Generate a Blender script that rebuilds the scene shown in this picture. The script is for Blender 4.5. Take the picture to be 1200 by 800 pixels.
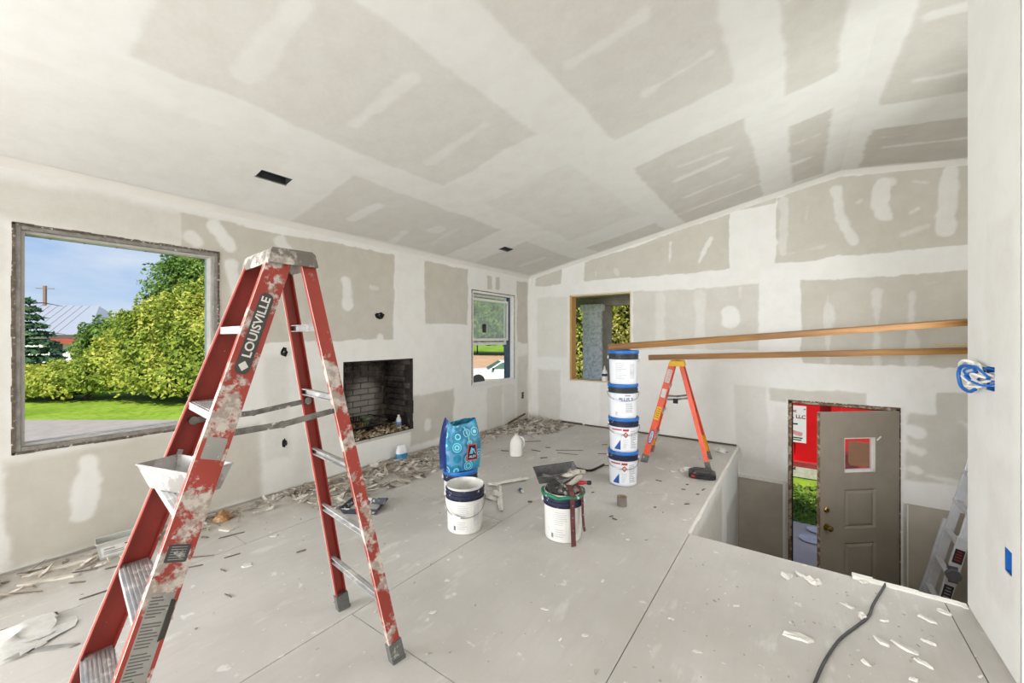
import bpy, bmesh, math, random
import numpy as np
from mathutils import Vector, Matrix, Euler

random.seed(7)
for o in list(bpy.data.objects): bpy.data.objects.remove(o)
S = bpy.context.scene
COL = S.collection
PI = math.pi

# ------------------------------------------------------------------ camera
CAMX, CAMH = 3.82, 1.40
YAW = math.atan2(337, 475)
cd = bpy.data.cameras.new('camera')
cd.sensor_width = 36.0
cd.lens = 475.0 / 1200.0 * 36.0
cd.shift_y = -5.0 / 1200.0
cd.clip_start = 0.05
cd.clip_end = 500
cam = bpy.data.objects.new('camera', cd); COL.objects.link(cam)
cam.location = (CAMX, 0.0, CAMH)
cam.rotation_euler = (PI / 2, 0, YAW)
S.camera = cam

# ------------------------------------------------------------------ view
S.view_settings.view_transform = 'Standard'
S.view_settings.look = 'None'
S.view_settings.gamma = 1.0
S.view_settings.use_curve_mapping = False
S.view_settings.exposure = 0.16

# ------------------------------------------------------------------ sky
W = bpy.data.worlds.new('sky'); S.world = W; W.use_nodes = True
nt = W.node_tree; nt.nodes.clear()
def wn(t, **k):
    n = nt.nodes.new(t)
    for a, b in k.items(): setattr(n, a, b)
    return n
tc = wn('ShaderNodeTexCoord'); sep = wn('ShaderNodeSeparateXYZ'); nt.links.new(tc.outputs['Generated'], sep.inputs[0])
rmp = wn('ShaderNodeValToRGB'); nt.links.new(sep.outputs['Z'], rmp.inputs[0])
e = rmp.color_ramp.elements
e[0].position = 0.0; e[0].color = (0.62, 0.76, 0.92, 1)
e[1].position = 0.55; e[1].color = (0.16, 0.36, 0.80, 1)
m = e.new(0.16); m.color = (0.36, 0.56, 0.88, 1)
mp = wn('ShaderNodeMapping'); mp.inputs['Scale'].default_value = (2.2, 2.2, 6.5); mp.inputs['Location'].default_value = (0.45, 0.2, 0.1)
nt.links.new(tc.outputs['Generated'], mp.inputs[0])
nz = wn('ShaderNodeTexNoise'); nz.inputs['Scale'].default_value = 1.3; nz.inputs['Detail'].default_value = 7; nz.inputs['Roughness'].default_value = 0.52
nt.links.new(mp.outputs[0], nz.inputs['Vector'])
cr = wn('ShaderNodeValToRGB'); cr.color_ramp.elements[0].position = 0.47; cr.color_ramp.elements[1].position = 0.72
nt.links.new(nz.outputs['Fac'], cr.inputs[0])
mx = wn('ShaderNodeMix', data_type='RGBA'); nt.links.new(cr.outputs[0], mx.inputs['Factor'])
nt.links.new(rmp.outputs[0], mx.inputs['A']); mx.inputs['B'].default_value = (0.86, 0.90, 0.96, 1)
bg = wn('ShaderNodeBackground'); bg.inputs['Strength'].default_value = 0.86; nt.links.new(mx.outputs['Result'], bg.inputs[0])
wo = wn('ShaderNodeOutputWorld'); nt.links.new(bg.outputs[0], wo.inputs[0])

# ------------------------------------------------------------------ sun
sd = bpy.data.lights.new('sun', 'SUN'); sd.energy = 5.2; sd.angle = 0.01; sd.color = (1.0, 0.93, 0.80)
sun = bpy.data.objects.new('sun', sd); COL.objects.link(sun)
sun.rotation_euler = Vector((-0.56, 0.36, -0.78)).to_track_quat('-Z', 'Y').to_euler()

# ------------------------------------------------------------------ area lamps added out of view to fill the room with light
def area(name, loc, direction, sx, sy, power, color=(0.965, 0.975, 1.0)):
    l = bpy.data.lights.new(name, 'AREA'); l.shape = 'RECTANGLE'; l.size = sx; l.size_y = sy; l.energy = power; l.color = color
    o = bpy.data.objects.new(name, l); COL.objects.link(o); o.location = loc
    o.rotation_euler = Vector(direction).to_track_quat('-Z', 'Y').to_euler()
    return o
area('added_fill_lamp', (0.03, -3.6, 1.35), (1, 0.6, -0.02), 4.6, 1.7, 440)
area('added_fill_lamp', (3.2, -8.46, 1.45), (0, 1, 0.20), 5.4, 2.2, 300)
area('added_fill_lamp', (5.27, 3.75, 1.8), (-1, -0.30, -0.25), 1.9, 1.2, 46)

# ================================================================== helpers
MATS = {}
def P(nodes, **k): pass
class NT:
    def __init__(s, m): s.t = m.node_tree; s.n = s.t.nodes; s.l = s.t.links
    def add(s, typ, ins=None, **k):
        n = s.n.new(typ)
        for a, b in k.items(): setattr(n, a, b)
        for a, b in (ins or {}).items():
            if isinstance(b, bpy.types.NodeSocket): s.l.new(b, n.inputs[a])
            else: n.inputs[a].default_value = b
        return n
    def math(s, op, a, b=0.0, clamp=False):
        n = s.n.new('ShaderNodeMath'); n.operation = op; n.use_clamp = clamp
        for i, v in enumerate((a, b)):
            if isinstance(v, bpy.types.NodeSocket): s.l.new(v, n.inputs[i])
            else: n.inputs[i].default_value = v
        return n.outputs[0]
    def mix(s, f, a, b):
        n = s.n.new('ShaderNodeMix'); n.data_type = 'RGBA'
        for i, v in (('Factor', f), ('A', a), ('B', b)):
            if isinstance(v, bpy.types.NodeSocket): s.l.new(v, n.inputs[i])
            elif i == 'Factor': n.inputs[i].default_value = v
            else: n.inputs[i].default_value = (*v, 1) if len(v) == 3 else v
        return n.outputs['Result']
    def noise(s, vec, scale, detail=4, rough=0.55, stretch=None):
        if stretch:
            mpn = s.add('ShaderNodeMapping', {'Vector': vec, 'Scale': stretch}); vec = mpn.outputs[0]
        return s.add('ShaderNodeTexNoise', {'Vector': vec, 'Scale': scale, 'Detail': detail, 'Roughness': rough}).outputs['Fac']
    def ramp(s, f, a, b):
        n = s.n.new('ShaderNodeMapRange'); n.interpolation_type = 'SMOOTHSTEP'
        s.l.new(f, n.inputs[0]); n.inputs[1].default_value = a; n.inputs[2].default_value = b
        return n.outputs[0]
def base(name):
    m = bpy.data.materials.new(name); m.use_nodes = True
    t = NT(m); b = t.n['Principled BSDF']
    return m, t, b
def lin(r, g, b):
    f = lambda c: (c / 255 / 12.92) if c / 255 <= 0.04045 else ((c / 255 + 0.055) / 1.055) ** 2.4
    return (f(r), f(g), f(b))
def mat(name, col, rough=0.6, metal=0.0, var=0.12, scale=14.0, bump=0.0, spots=None, spot_scale=9.0, spot_at=(0.58, 0.64), spec=0.35, stretch=None, trans=0.0, alpha=1.0):
    """plain surface with procedural tone variation and, if wanted, splashes of a second colour"""
    if name in MATS: return MATS[name]
    m, t, b = base(name)
    v = t.add('ShaderNodeTexCoord').outputs['Object']
    n1 = t.noise(v, scale, 5, 0.6, stretch)
    lo = tuple(c * (1 - var) for c in col); hi = tuple(min(1, c * (1 + var)) for c in col)
    c = t.mix(t.ramp(n1, 0.3, 0.7), lo, hi)
    if spots:
        for i, (sc, at) in enumerate(spots if isinstance(spots[0], tuple) and isinstance(spots[0][0], tuple) else [(spots, spot_at)]):
            n2 = t.noise(v, spot_scale * (1 + 0.7 * i), 5, 0.62)
            c = t.mix(t.ramp(n2, *at), c, sc)
    t.l.new(c, b.inputs['Base Color'])
    b.inputs['Roughness'].default_value = rough; b.inputs['Metallic'].default_value = metal
    b.inputs['Specular IOR Level'].default_value = spec
    if trans: b.inputs['Transmission Weight'].default_value = trans
    b.inputs['Alpha'].default_value = alpha
    if bump:
        bn = t.add('ShaderNodeBump', {'Height': t.noise(v, scale * 2.5, 4), 'Strength': bump, 'Distance': 0.004})
        t.l.new(bn.outputs[0], b.inputs['Normal'])
    MATS[name] = m
    return m
def glass_mat(name, tint=(1, 1, 1), haze=0.0, haze_col=(0.85, 0.87, 0.87)):
    if name in MATS: return MATS[name]
    m, t, b = base(name)
    t.n.remove(b); out = t.n['Material Output']
    tr = t.add('ShaderNodeBsdfTransparent', {'Color': (*tint, 1)}); gl = t.add('ShaderNodeBsdfGlossy', {'Roughness': 0.02})
    fr = t.add('ShaderNodeFresnel', {'IOR': 1.10})
    mixn = t.add('ShaderNodeMixShader', {0: fr.outputs[0], 1: tr.outputs[0], 2: gl.outputs[0]})
    res = mixn.outputs[0]
    if haze:
        df = t.add('ShaderNodeBsdfDiffuse', {'Color': (*haze_col, 1)}); tl = t.add('ShaderNodeBsdfTranslucent', {'Color': (*haze_col, 1)})
        a = t.add('ShaderNodeMixShader', {0: 0.6, 1: df.outputs[0], 2: tl.outputs[0]})
        res = t.add('ShaderNodeMixShader', {0: haze, 1: res, 2: a.outputs[0]}).outputs[0]
    t.l.new(res, out.inputs[0])
    MATS[name] = m
    return m

class MB:
    """collects geometry for one mesh object"""
    def __init__(s, M=None): s.v = []; s.f = []; s.sm = []; s.M = M
    def add(s, vs, fs, smooth=False, M=None):
        k = len(s.v)
        for p in vs:
            p = Vector(p)
            if M is not None: p = M @ p
            if s.M is not None: p = s.M @ p
            s.v.append(p)
        for f in fs: s.f.append([i + k for i in f]); s.sm.append(smooth)
        return s
    def box(s, x0, x1, y0, y1, z0, z1, M=None):
        vs = [(x0, y0, z0), (x1, y0, z0), (x1, y1, z0), (x0, y1, z0), (x0, y0, z1), (x1, y0, z1), (x1, y1, z1), (x0, y1, z1)]
        return s.add(vs, [(0, 3, 2, 1), (4, 5, 6, 7), (0, 1, 5, 4), (1, 2, 6, 5), (2, 3, 7, 6), (3, 0, 4, 7)], M=M)
    def cbox(s, c, d, M=None):
        return s.box(c[0] - d[0] / 2, c[0] + d[0] / 2, c[1] - d[1] / 2, c[1] + d[1] / 2, c[2] - d[2] / 2, c[2] + d[2] / 2, M)
    def bar(s, a, b, w, h, up=(0, 0, 1), w2=None, h2=None):
        """rectangular bar from a to b; w across, h along 'up'"""
        a = Vector(a); b = Vector(b); d = (b - a).normalized(); x = d.cross(Vector(up)).normalized(); u = x.cross(d).normalized()
        w2 = w if w2 is None else w2; h2 = h if h2 is None else h2
        vs = []
        for p, ww, hh in ((a, w, h), (b, w2, h2)):
            for i, j in ((-1, -1), (1, -1), (1, 1), (-1, 1)): vs.append(p + x * (i * ww / 2) + u * (j * hh / 2))
        return s.add(vs, [(0, 1, 2, 3), (7, 6, 5, 4), (0, 4, 5, 1), (1, 5, 6, 2), (2, 6, 7, 3), (3, 7, 4, 0)])
    def lathe(s, prof, n=28, c=(0, 0, 0), cap0=True, cap1=True, M=None, smooth=True):
        vs = []; fs = []
        for r, z in prof:
            for i in range(n):
                a = 2 * PI * i / n; vs.append((c[0] + r * math.cos(a), c[1] + r * math.sin(a), c[2] + z))
        for k in range(len(prof) - 1):
            for i in range(n):
                j = (i + 1) % n; fs.append((k * n + i, k * n + j, (k + 1) * n + j, (k + 1) * n + i))
        if cap0: fs.append(tuple(range(n - 1, -1, -1)))
        if cap1: fs.append(tuple((len(prof) - 1) * n + i for i in range(n)))
        return s.add(vs, fs, smooth, M)
    def tube(s, pts, r, n=8, M=None, closed=False):
        pts = [Vector(p) for p in pts]; vs = []; fs = []; N = len(pts)
        rr = r if isinstance(r, (list, tuple)) else [r] * N
        prev = None
        for i, p in enumerate(pts):
            if closed: d = (pts[(i + 1) % N] - pts[i - 1])
            else: d = pts[min(i + 1, N - 1)] - pts[max(i - 1, 0)]
            d.normalize()
            if prev is None: x = d.orthogonal().normalized()
            else: x = (prev - d * prev.dot(d)); x = x.normalized() if x.length > 1e-6 else d.orthogonal().normalized()
            prev = x; y = d.cross(x)
            for k in range(n):
                a = 2 * PI * k / n; vs.append(p + (x * math.cos(a) + y * math.sin(a)) * rr[i])
        M_ = N if closed else N - 1
        for i in range(M_):
            i2 = (i + 1) % N
            for k in range(n):
                j = (k + 1) % n; fs.append((i * n + k, i * n + j, i2 * n + j, i2 * n + k))
        if not closed:
            fs.append(tuple(range(n - 1, -1, -1))); fs.append(tuple((N - 1) * n + k for k in range(n)))
        return s.add(vs, fs, True, M)
    def prism(s, poly, z0, z1, M=None):
        n = len(poly)
        vs = [(x, y, z0) for x, y in poly] + [(x, y, z1) for x, y in poly]
        fs = [tuple(range(n - 1, -1, -1)), tuple(range(n, 2 * n))] + [(i, (i + 1) % n, n + (i + 1) % n, n + i) for i in range(n)]
        return s.add(vs, fs, M=M)
    def strip(s, pts, w, th, side):
        """flat band through pts; side = width vector per band"""
        pts = [Vector(p) for p in pts]; sd_ = Vector(side).normalized() * (w / 2); vs = []; fs = []
        for i, p in enumerate(pts):
            d = (pts[min(i + 1, len(pts) - 1)] - pts[max(i - 1, 0)]).normalized(); nn = d.cross(sd_).normalized() * th
            vs += [p - sd_, p + sd_, p + sd_ + nn, p - sd_ + nn]
        for i in range(len(pts) - 1):
            for k in range(4):
                j = (k + 1) % 4; fs.append((i * 4 + k, i * 4 + j, i * 4 + 4 + j, i * 4 + 4 + k))
        L = (len(pts) - 1) * 4
        fs += [(3, 2, 1, 0), (L, L + 1, L + 2, L + 3)]
        return s.add(vs, fs)
    def build(s, name, material, parent=None, bevel=0.0, sharp=True, recalc=True):
        me = bpy.data.meshes.new(name)
        me.from_pydata([tuple(p) for p in s.v], [], s.f)
        me.polygons.foreach_set('use_smooth', s.sm)
        if recalc:
            bm = bmesh.new(); bm.from_mesh(me); bmesh.ops.recalc_face_normals(bm, faces=bm.faces); bm.to_mesh(me); bm.free()
        if any(s.sm): me.set_sharp_from_angle(angle=math.radians(40))
        me.materials.append(material)
        o = bpy.data.objects.new(name, me); COL.objects.link(o)
        if parent: o.parent = parent
        if bevel:
            md = o.modifiers.new('bevel', 'BEVEL'); md.width = bevel; md.segments = 2; md.limit_method = 'ANGLE'
        return o
def tag(o, label, cat, group=None, kind=None):
    o['label'] = label; o['category'] = cat
    if group: o['group'] = group
    if kind: o['kind'] = kind
    return o
def struct(o, label=None, cat=None):
    o['kind'] = 'structure'
    if label: o['label'] = label
    if cat: o['category'] = cat
    return o
def empty(name, loc=(0, 0, 0), rz=0.0):
    o = bpy.data.objects.new(name, None); COL.objects.link(o); o.location = loc; o.rotation_euler = (0, 0, rz); o.empty_display_size = 0.1
    return o
def thing(name, label, cat, loc=(0, 0, 0), rz=0.0, group=None):
    return tag(empty(name, loc, rz), label, cat, group)
def copy_tree(o, parent=None):
    c = o.copy(); COL.objects.link(c)
    if parent: c.parent = parent
    for ch in list(o.children): copy_tree(ch, c)
    return c
def text_mesh(body, size, depth=0.0008, bold=False, align='CENTER', shear=0.0):
    cu = bpy.data.curves.new('text', 'FONT'); cu.body = body; cu.size = size; cu.extrude = depth; cu.align_x = align; cu.align_y = 'CENTER'; cu.shear = shear
    cu.resolution_u = 3
    if bold: cu.offset = size * 0.018
    o = bpy.data.objects.new('text', cu); COL.objects.link(o)
    dg = bpy.context.evaluated_depsgraph_get(); me = bpy.data.meshes.new_from_object(o.evaluated_get(dg))
    v = [tuple(p.co) for p in me.vertices]; f = [tuple(p.vertices) for p in me.polygons]
    bpy.data.objects.remove(o); bpy.data.curves.remove(cu); bpy.data.meshes.remove(me)
    return v, f
def wrap(vs, r, a0, z0):
    """bend flat (x right, y up, z out) vertices round a vertical cylinder of radius r; a0 = angle of x=0"""
    out = []
    for x, y, z in vs:
        a = a0 + x / r; out.append(((r + z) * math.cos(a), (r + z) * math.sin(a), z0 + y))
    return out
def arc_patch(mb, r, a0, a1, z0, z1, n=10, th=0.0008):
    """thin curved sticker on a vertical cylinder"""
    vs = []; fs = []
    for i in range(n + 1):
        a = a0 + (a1 - a0) * i / n
        for z, q in ((z0, r), (z1, r), (z1, r + th), (z0, r + th)): vs.append((q * math.cos(a), q * math.sin(a), z))
    for i in range(n):
        for k in range(4):
            j = (k + 1) % 4; fs.append((i * 4 + k, i * 4 + j, i * 4 + 4 + j, i * 4 + 4 + k))
    fs += [(3, 2, 1, 0), (n * 4, n * 4 + 1, n * 4 + 2, n * 4 + 3)]
    mb.add(vs, fs)

# ================================================================== drywall
def vnoise(x, y, seed=0):
    xi = np.floor(x).astype(np.int64); yi = np.floor(y).astype(np.int64); fx = x - xi; fy = y - yi
    fx = fx * fx * (3 - 2 * fx); fy = fy * fy * (3 - 2 * fy)
    def h(i, j):
        n = (i * 374761393 + j * 668265263 + seed * 974711) & 0x7fffffff
        n = ((n ^ (n >> 13)) * 1274126177) & 0x7fffffff
        return ((n ^ (n >> 16)) & 0xffff) / 65535.0
    a = h(xi, yi); b = h(xi + 1, yi); c = h(xi, yi + 1); d = h(xi + 1, yi + 1)
    return (a * (1 - fx) + b * fx) * (1 - fy) + (c * (1 - fx) + d * fx) * fy
def sstep(x, a, b):
    t = np.clip((x - a) / (b - a), 0, 1); return t * t * (3 - 2 * t)
def mud_mask(a, b, greys, streaks, seed):
    """how much joint compound covers the board: 1 compound, 0 bare paper"""
    wob = (vnoise(a * 3.1, b * 3.1, seed) - .5) * .07 + (vnoise(a * 11, b * 11, seed + 1) - .5) * .035 + (vnoise(a * 34, b * 34, seed + 2) - .5) * .018
    g = np.zeros_like(a)
    for r in greys:
        a0, a1, b0, b1, fe, am = r
        if callable(b1): top = b1(a)
        else: top = b1
        d = np.minimum(np.minimum(a - a0, a1 - a), np.minimum(b - b0, top - b)) + wob * min(.75, 0.5 + fe * 2)
        g = np.maximum(g, am * sstep(d, -fe, fe + 0.004))
    sm = np.zeros_like(a)
    for (p, q, r, s_, w, am) in streaks:
        L = math.hypot(r - p, s_ - q) + 1e-6; ux, uy = (r - p) / L, (s_ - q) / L
        t = np.clip((a - p) * ux + (b - q) * uy, 0, L)
        d = np.hypot(a - p - t * ux, b - q - t * uy) + wob * .8
        sm = np.maximum(sm, am * .85 * sstep(-d, -w - .022, -w + .018))
    haze = (vnoise(a * 1.3, b * 1.3, seed + 5) - .5) * .22 + (vnoise(a * 5, b * 2, seed + 6) - .5) * .14
    m = 1 - np.clip(g * (1 + haze * .4), 0, 1) * (1 - sm)
    m = np.clip(m - np.clip(haze, 0, 1) * .25 * (m > .9), 0, 1)
    return m
m, t, b = base('drywall_and_joint_compound')
oc = t.add('ShaderNodeTexCoord').outputs['Object']
at = t.add('ShaderNodeAttribute', attribute_name='mud').outputs['Fac']
fine = t.noise(oc, 38, 4, 0.65); mid = t.noise(oc, 6, 4, 0.6)
fac = t.math('ADD', at, t.math('MULTIPLY', t.math('SUBTRACT', fine, 0.5), 0.16), True)
fac = t.ramp(fac, 0.10, 0.92)
mudc = t.mix(t.ramp(mid, 0.35, 0.7), lin(232, 231, 227), lin(228, 226, 221))
rawc = t.mix(t.ramp(mid, 0.3, 0.7), lin(202, 198, 187), lin(196, 191, 180))
cc = t.mix(fac, rawc, mudc)
speck = t.ramp(t.noise(oc, 55, 2, 0.5), 0.77, 0.80)
cc = t.mix(t.math('MULTIPLY', speck, 0.10), cc, lin(120, 112, 102))
t.l.new(cc, b.inputs['Base Color']); b.inputs['Roughness'].default_value = 0.9; b.inputs['Specular IOR Level'].default_value = 0.15
bn = t.add('ShaderNodeBump', {'Height': t.noise(oc, 22, 5, 0.6), 'Strength': 0.05, 'Distance': 0.003}); t.l.new(bn.outputs[0], b.inputs['Normal'])
DRYWALL = m

def panel(parent, mapf, a0, a1, b0, b1, holes=(), greys=(), streaks=(), seed=0, res=0.016, top=None):
    """one drywall sheet as a fine grid following mapf(a, b, out)"""
    def axis(lo, hi, cuts):
        ks = sorted({lo, hi, *[c for c in cuts if lo < c < hi]}); out = []
        for p, q in zip(ks, ks[1:]):
            n = max(1, int(math.ceil((q - p) / res))); out += list(np.linspace(p, q, n, endpoint=False))
        return np.array(out + [hi])
    A = axis(a0, a1, [c for h in holes for c in h[:2]]); B = axis(b0, b1, [c for h in holes for c in h[2:]])
    ga, gb = np.meshgrid(A, B, indexing='ij')
    if top is not None: gb = np.minimum(gb, top(ga))
    mud = mud_mask(ga, gb, greys, streaks, seed)
    x, y, z = mapf(ga, gb, mud * 0.0016)
    co = np.stack([x + 0 * ga, y + 0 * ga, z + 0 * ga], -1).reshape(-1, 3)
    ca = (A[:-1] + A[1:]) / 2; cb = (B[:-1] + B[1:]) / 2
    ok = np.ones((len(ca), len(cb)), bool)
    for h in holes: ok &= ~((ca[:, None] > h[0]) & (ca[:, None] < h[1]) & (cb[None, :] > h[2]) & (cb[None, :] < h[3]))
    if top is not None: ok &= B[None, :-1] < top(ca)[:, None]
    nb = len(B); I, J = np.nonzero(ok); q = np.stack([I * nb + J, (I + 1) * nb + J, (I + 1) * nb + J + 1, I * nb + J + 1], 1)
    used = np.unique(q); rem = np.full(len(co), -1); rem[used] = np.arange(len(used)); q = rem[q]; co = co[used]; mv = mud.reshape(-1)[used]
    me = bpy.data.meshes.new('drywall_panel'); me.vertices.add(len(co)); me.vertices.foreach_set('co', co.ravel().astype(np.float32))
    me.loops.add(q.size); me.loops.foreach_set('vertex_index', q.ravel().astype(np.int32))
    me.polygons.add(len(q)); me.polygons.foreach_set('loop_start', np.arange(0, q.size, 4, dtype=np.int32))
    me.polygons.foreach_set('use_smooth', np.ones(len(q), bool))
    me.update(calc_edges=True)
    att = me.attributes.new('mud', 'FLOAT', 'POINT'); att.data.foreach_set('value', mv.astype(np.float32))
    me.materials.append(DRYWALL)
    o = bpy.data.objects.new('drywall_panel', me); COL.objects.link(o); o.parent = parent
    return o
def slabwall(name, mapbox, a0, a1, b0, b1, holes, material, top=None):
    """backing of a wall as boxes round its openings"""
    As = sorted({a0, a1, *[c for h in holes for c in h[:2]]}); Bs = sorted({b0, b1, *[c for h in holes for c in h[2:]]})
    if top: As = sorted(set(As) | set(np.arange(a0, a1, 0.4).round(3)))
    mb = MB()
    for p, q in zip(As, As[1:]):
        for r, s_ in zip(Bs, Bs[1:]):
            c = ((p + q) / 2, (r + s_) / 2)
            if any(h[0] < c[0] < h[1] and h[2] < c[1] < h[3] for h in holes): continue
            if top: s_ = min(s_, top(c[0]))
            if s_ <= r: continue
            mb.box(*mapbox(p, q, r, s_))
    return struct(mb.build(name, material))

M_stud = mat('pale_bounce_backing', lin(214, 210, 202), 0.9, var=.06)  # wall backing made pale to bounce light onto the porch
M_plain = mat('plain_painted_board', lin(226, 223, 216), 0.9, var=0.03, scale=3)
M_rawgrey = mat('bare_grey_board', lin(188, 183, 174), 0.9, var=0.06, scale=7)
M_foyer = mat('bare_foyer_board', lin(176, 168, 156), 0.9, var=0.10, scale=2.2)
YB = 5.92; ZR = 3.28
def cz(x): return np.where(np.asarray(x) <= 4.2, 2.444 + 0.199 * np.asarray(x), ZR - 0.12 * (np.asarray(x) - 4.2))
def czf(x): return float(cz(x))

# ---- openings
WIN1 = (0.245, 1.30, 0.70, 2.085); WIN2 = (4.385, 5.45, 0.70, 2.083); LAMP_OPENING = (-5.9, -1.3, 0.5, 2.2)  # the last opening is unseen, added to hold a fill lamp
FIRE = (2.39, 3.31, 0.29, 1.145)
WIN3 = (0.762, 1.795, 0.69, 2.09); DOOR = (3.70, 4.705, -1.42, 0.645)

# ---- left wall
wl = slabwall('wall_left', lambda p, q, r, s_: (-0.16, -0.012, p, q, r, s_), -8.6, YB + 0.16, -1.5, 2.5, [WIN1, WIN2, LAMP_OPENING, FIRE], M_stud)
LG = [(1.05, 3.025, 1.365, 2.345, .008, 1), (3.50, 4.30, 1.56, 2.35, .008, .95), (3.27, 4.02, 0.08, 0.70, .03, .75), (3.05, 3.4, .25, .64, .08, .5),
      (4.74, 4.86, 2.12, 2.33, .006, .8), (4.94, 5.05, 2.13, 2.33, .006, .8), (5.52, 5.84, 1.30, 2.33, .012, .85), (4.73, 5.12, 0, .64, .012, .5), (5.14, 5.47, 0, .64, .02, .38),
      (5.52, 5.86, 0, 1.1, .05, .55), (1.62, 1.86, .3, 1.25, .05, .4), (-1, 1.62, 0.0, .68, .05, .80), (-1.5, 1.5, 2.08, 2.36, .06, .55), (-1.5, .22, .6, 2.2, .08, .55), (1.9, 2.38, .1, 1.05, .1, .35), (3.6, 4.3, .9, 1.5, .2, .2)]
LS = [(1.27, 2.29, 1.37, 2.14, .045, .9), (1.12, 2.17, 1.14, 2.15, .05, .8), (2.42, 1.98, 2.44, 1.74, .04, .85), (.57, .58, .535, .25, .055, 1), (.17, .62, .20, .1, .04, .9),
      (1.38, 2.0, 1.42, 1.75, .05, .85), (2.60, 2.31, 2.78, 2.30, .02, .7), (1.78, 2.26, 1.82, 2.2, .04, .7), (3.55, .33, 3.55, .28, .06, .9), (2.72, 1.95, 2.8, 1.94, .008, .6), (1.9, 1.42, 1.9, 1.36, .02, .9), (2.85, 1.4, 2.85, 1.37, .03, .9), (.10, .1, .2, .08, .04, .6)]
lmap = lambda a, b, d: (d, a, b)
H1 = [WIN1, WIN2, LAMP_OPENING, FIRE]
for (a0, a1, b0, b1) in ((0.0, 1.84, .014, 1.22), (1.84, 4.28, .014, 1.22), (4.28, YB, .014, 1.22), (0.0, .83, 1.22, 2.444), (.83, 3.27, 1.22, 2.444), (3.27, YB, 1.22, 2.444)):
    panel(wl, lmap, a0, a1, b0, b1, H1, LG, LS, 3)
for (a0, a1, b0, b1) in ((-8.5, 0.0, .014, 1.22), (-8.5, 0.0, 1.22, 2.444)): panel(wl, lmap, a0, a1, b0, b1, H1, LG, LS, 3, res=0.06)

# ---- back wall
wb = slabwall('wall_back', lambda p, q, r, s_: (p, q, YB + 0.012, YB + 0.16, r, s_), -0.16, 5.42, -1.5, 3.4, [WIN3, DOOR], M_stud, top=lambda a: czf(max(a, 0)) + 0.08)
slope = lambda off: (lambda a: cz(a) - off)
BG = [(.10, .62, 2.27, slope(.05), .008, .85), (1.03, 3.08, 2.29, slope(.06), .008, 1), (3.17, 3.6, 3.03, slope(.03), .012, .9), (3.58, 5.25, 2.31, slope(.04), .008, 1.0), (1.81, 3.41, 1.22, 2.07, .012, .62), (3.845, 5.25, 1.09, 2.065, .010, .95),
      (3.50, 4.43, .60, .79, .015, .7), (4.74, 5.25, -.1, .62, .03, .75), (4.95, 5.25, .5, .84, .012, .75), (.14, .75, 1.05, 2.08, .03, .42), (.16, .62, 0, .87, .04, .5), (.16, .4, 0, .87, .02, .3),
      (1.28, 1.75, 0, .70, .02, .35), (3.13, 3.5, -.2, .80, .03, .42), (2.35, 3.0, .5, .95, .1, .22), (2.9, 3.41, 1.3, 2.07, .06, .35), (3.17, 3.70, -.36, .25, .06, .3), (3.55, 3.7, .0, .6, .04, .3), (2.0, 2.5, .15, .75, .1, .25)]
BS = [(2.345, 2.72, 2.33, 2.46, .035, .8), (2.71, 2.40, 2.85, 2.71, .035, .8), (1.22, 2.42, 1.23, 2.36, .03, .6), (1.55, 2.42, 1.57, 2.36, .03, .5), (3.67, 3.05, 3.66, 2.42, .045, .55), (3.66, 2.4, 4.05, 2.45, .02, .5), (4.16, 3.08, 4.20, 2.75, .045, .7), (4.20, 2.75, 4.31, 2.47, .035, .7), (4.56, 3.05, 4.53, 2.85, .06, .75), (4.53, 2.85, 4.58, 2.72, .05, .75), (4.56, 3.06, 4.62, 3.06, .04, .6),
      (5.06, 3.08, 5.03, 2.5, .055, .75), (4.085, 1.87, 4.085, 1.12, .035, .55), (4.512, 1.88, 4.512, 1.1, .045, .55), (4.781, 1.85, 4.781, 1.12, .045, .55), (2.2, 1.98, 2.2, 1.3, .05, .3), (2.72, 1.98, 2.72, 1.25, .05, .35), (3.08, 1.72, 3.08, 1.62, .09, .9), (3.2, 2.02, 3.2, 1.9, .03, .6),
      (3.9, 2.93, 3.88, 2.8, .02, .5), (4.35, 2.9, 4.38, 2.92, .012, .6), (4.78, 2.72, 4.84, 2.75, .012, .6), (4.8, 3.04, 4.9, 3.0, .012, .6), (4.72, 2.5, 4.9, 2.55, .012, .5), (4.78, .42, 4.83, .40, .06, .8), (4.80, .22, 4.84, .2, .05, .7), (4.79, .02, 4.83, .0, .05, .7), (4.9, -.04, 5.2, -.06, .03, .6), (4.9, 1.95, 4.98, 1.97, .02, .5), (5.15, .55, 5.2, .5, .03, .6)]
bmap = lambda a, b, d: (a, YB - d, b)
H2 = [WIN3, DOOR]; topb = lambda a: cz(a) - 0.0
for (a0, a1, b0, b1) in ((0, 1.30, .014, .97), (1.30, 3.175, .014, .97), (3.175, 5.3, -.36, .97), (0, 1.2, .97, 2.19), (1.2, 3.64, .97, 2.19), (3.64, 5.3, .97, 2.19), (0, .82, 2.19, 3.3), (.82, 3.3, 2.19, 3.3), (3.3, 5.3, 2.19, 3.3)):
    panel(wb, bmap, a0, a1, b0, b1, H2, BG, BS, 11, top=topb)
# thicker lower board of the entry, with its ledge
for x0, x1 in ((3.18, 3.675), (4.745, 5.3)):
    f_ = MB(); f_.box(x0, x1, YB - 0.03, YB + 0.012, -1.42, -0.36); o = f_.build('lower_board', M_foyer, wb)
f_ = MB(); f_.box(3.18, 3.66, YB - 0.045, YB, -0.375, -0.345); f_.box(3.655, 3.685, YB - 0.045, YB, -1.42, -0.345); f_.box(4.74, 4.752, YB - 0.04, YB, -1.42, -0.36); f_.build('lit_edge', M_plain, wb)  # pale strips: light on the ledge and board edge put into the colour

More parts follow.
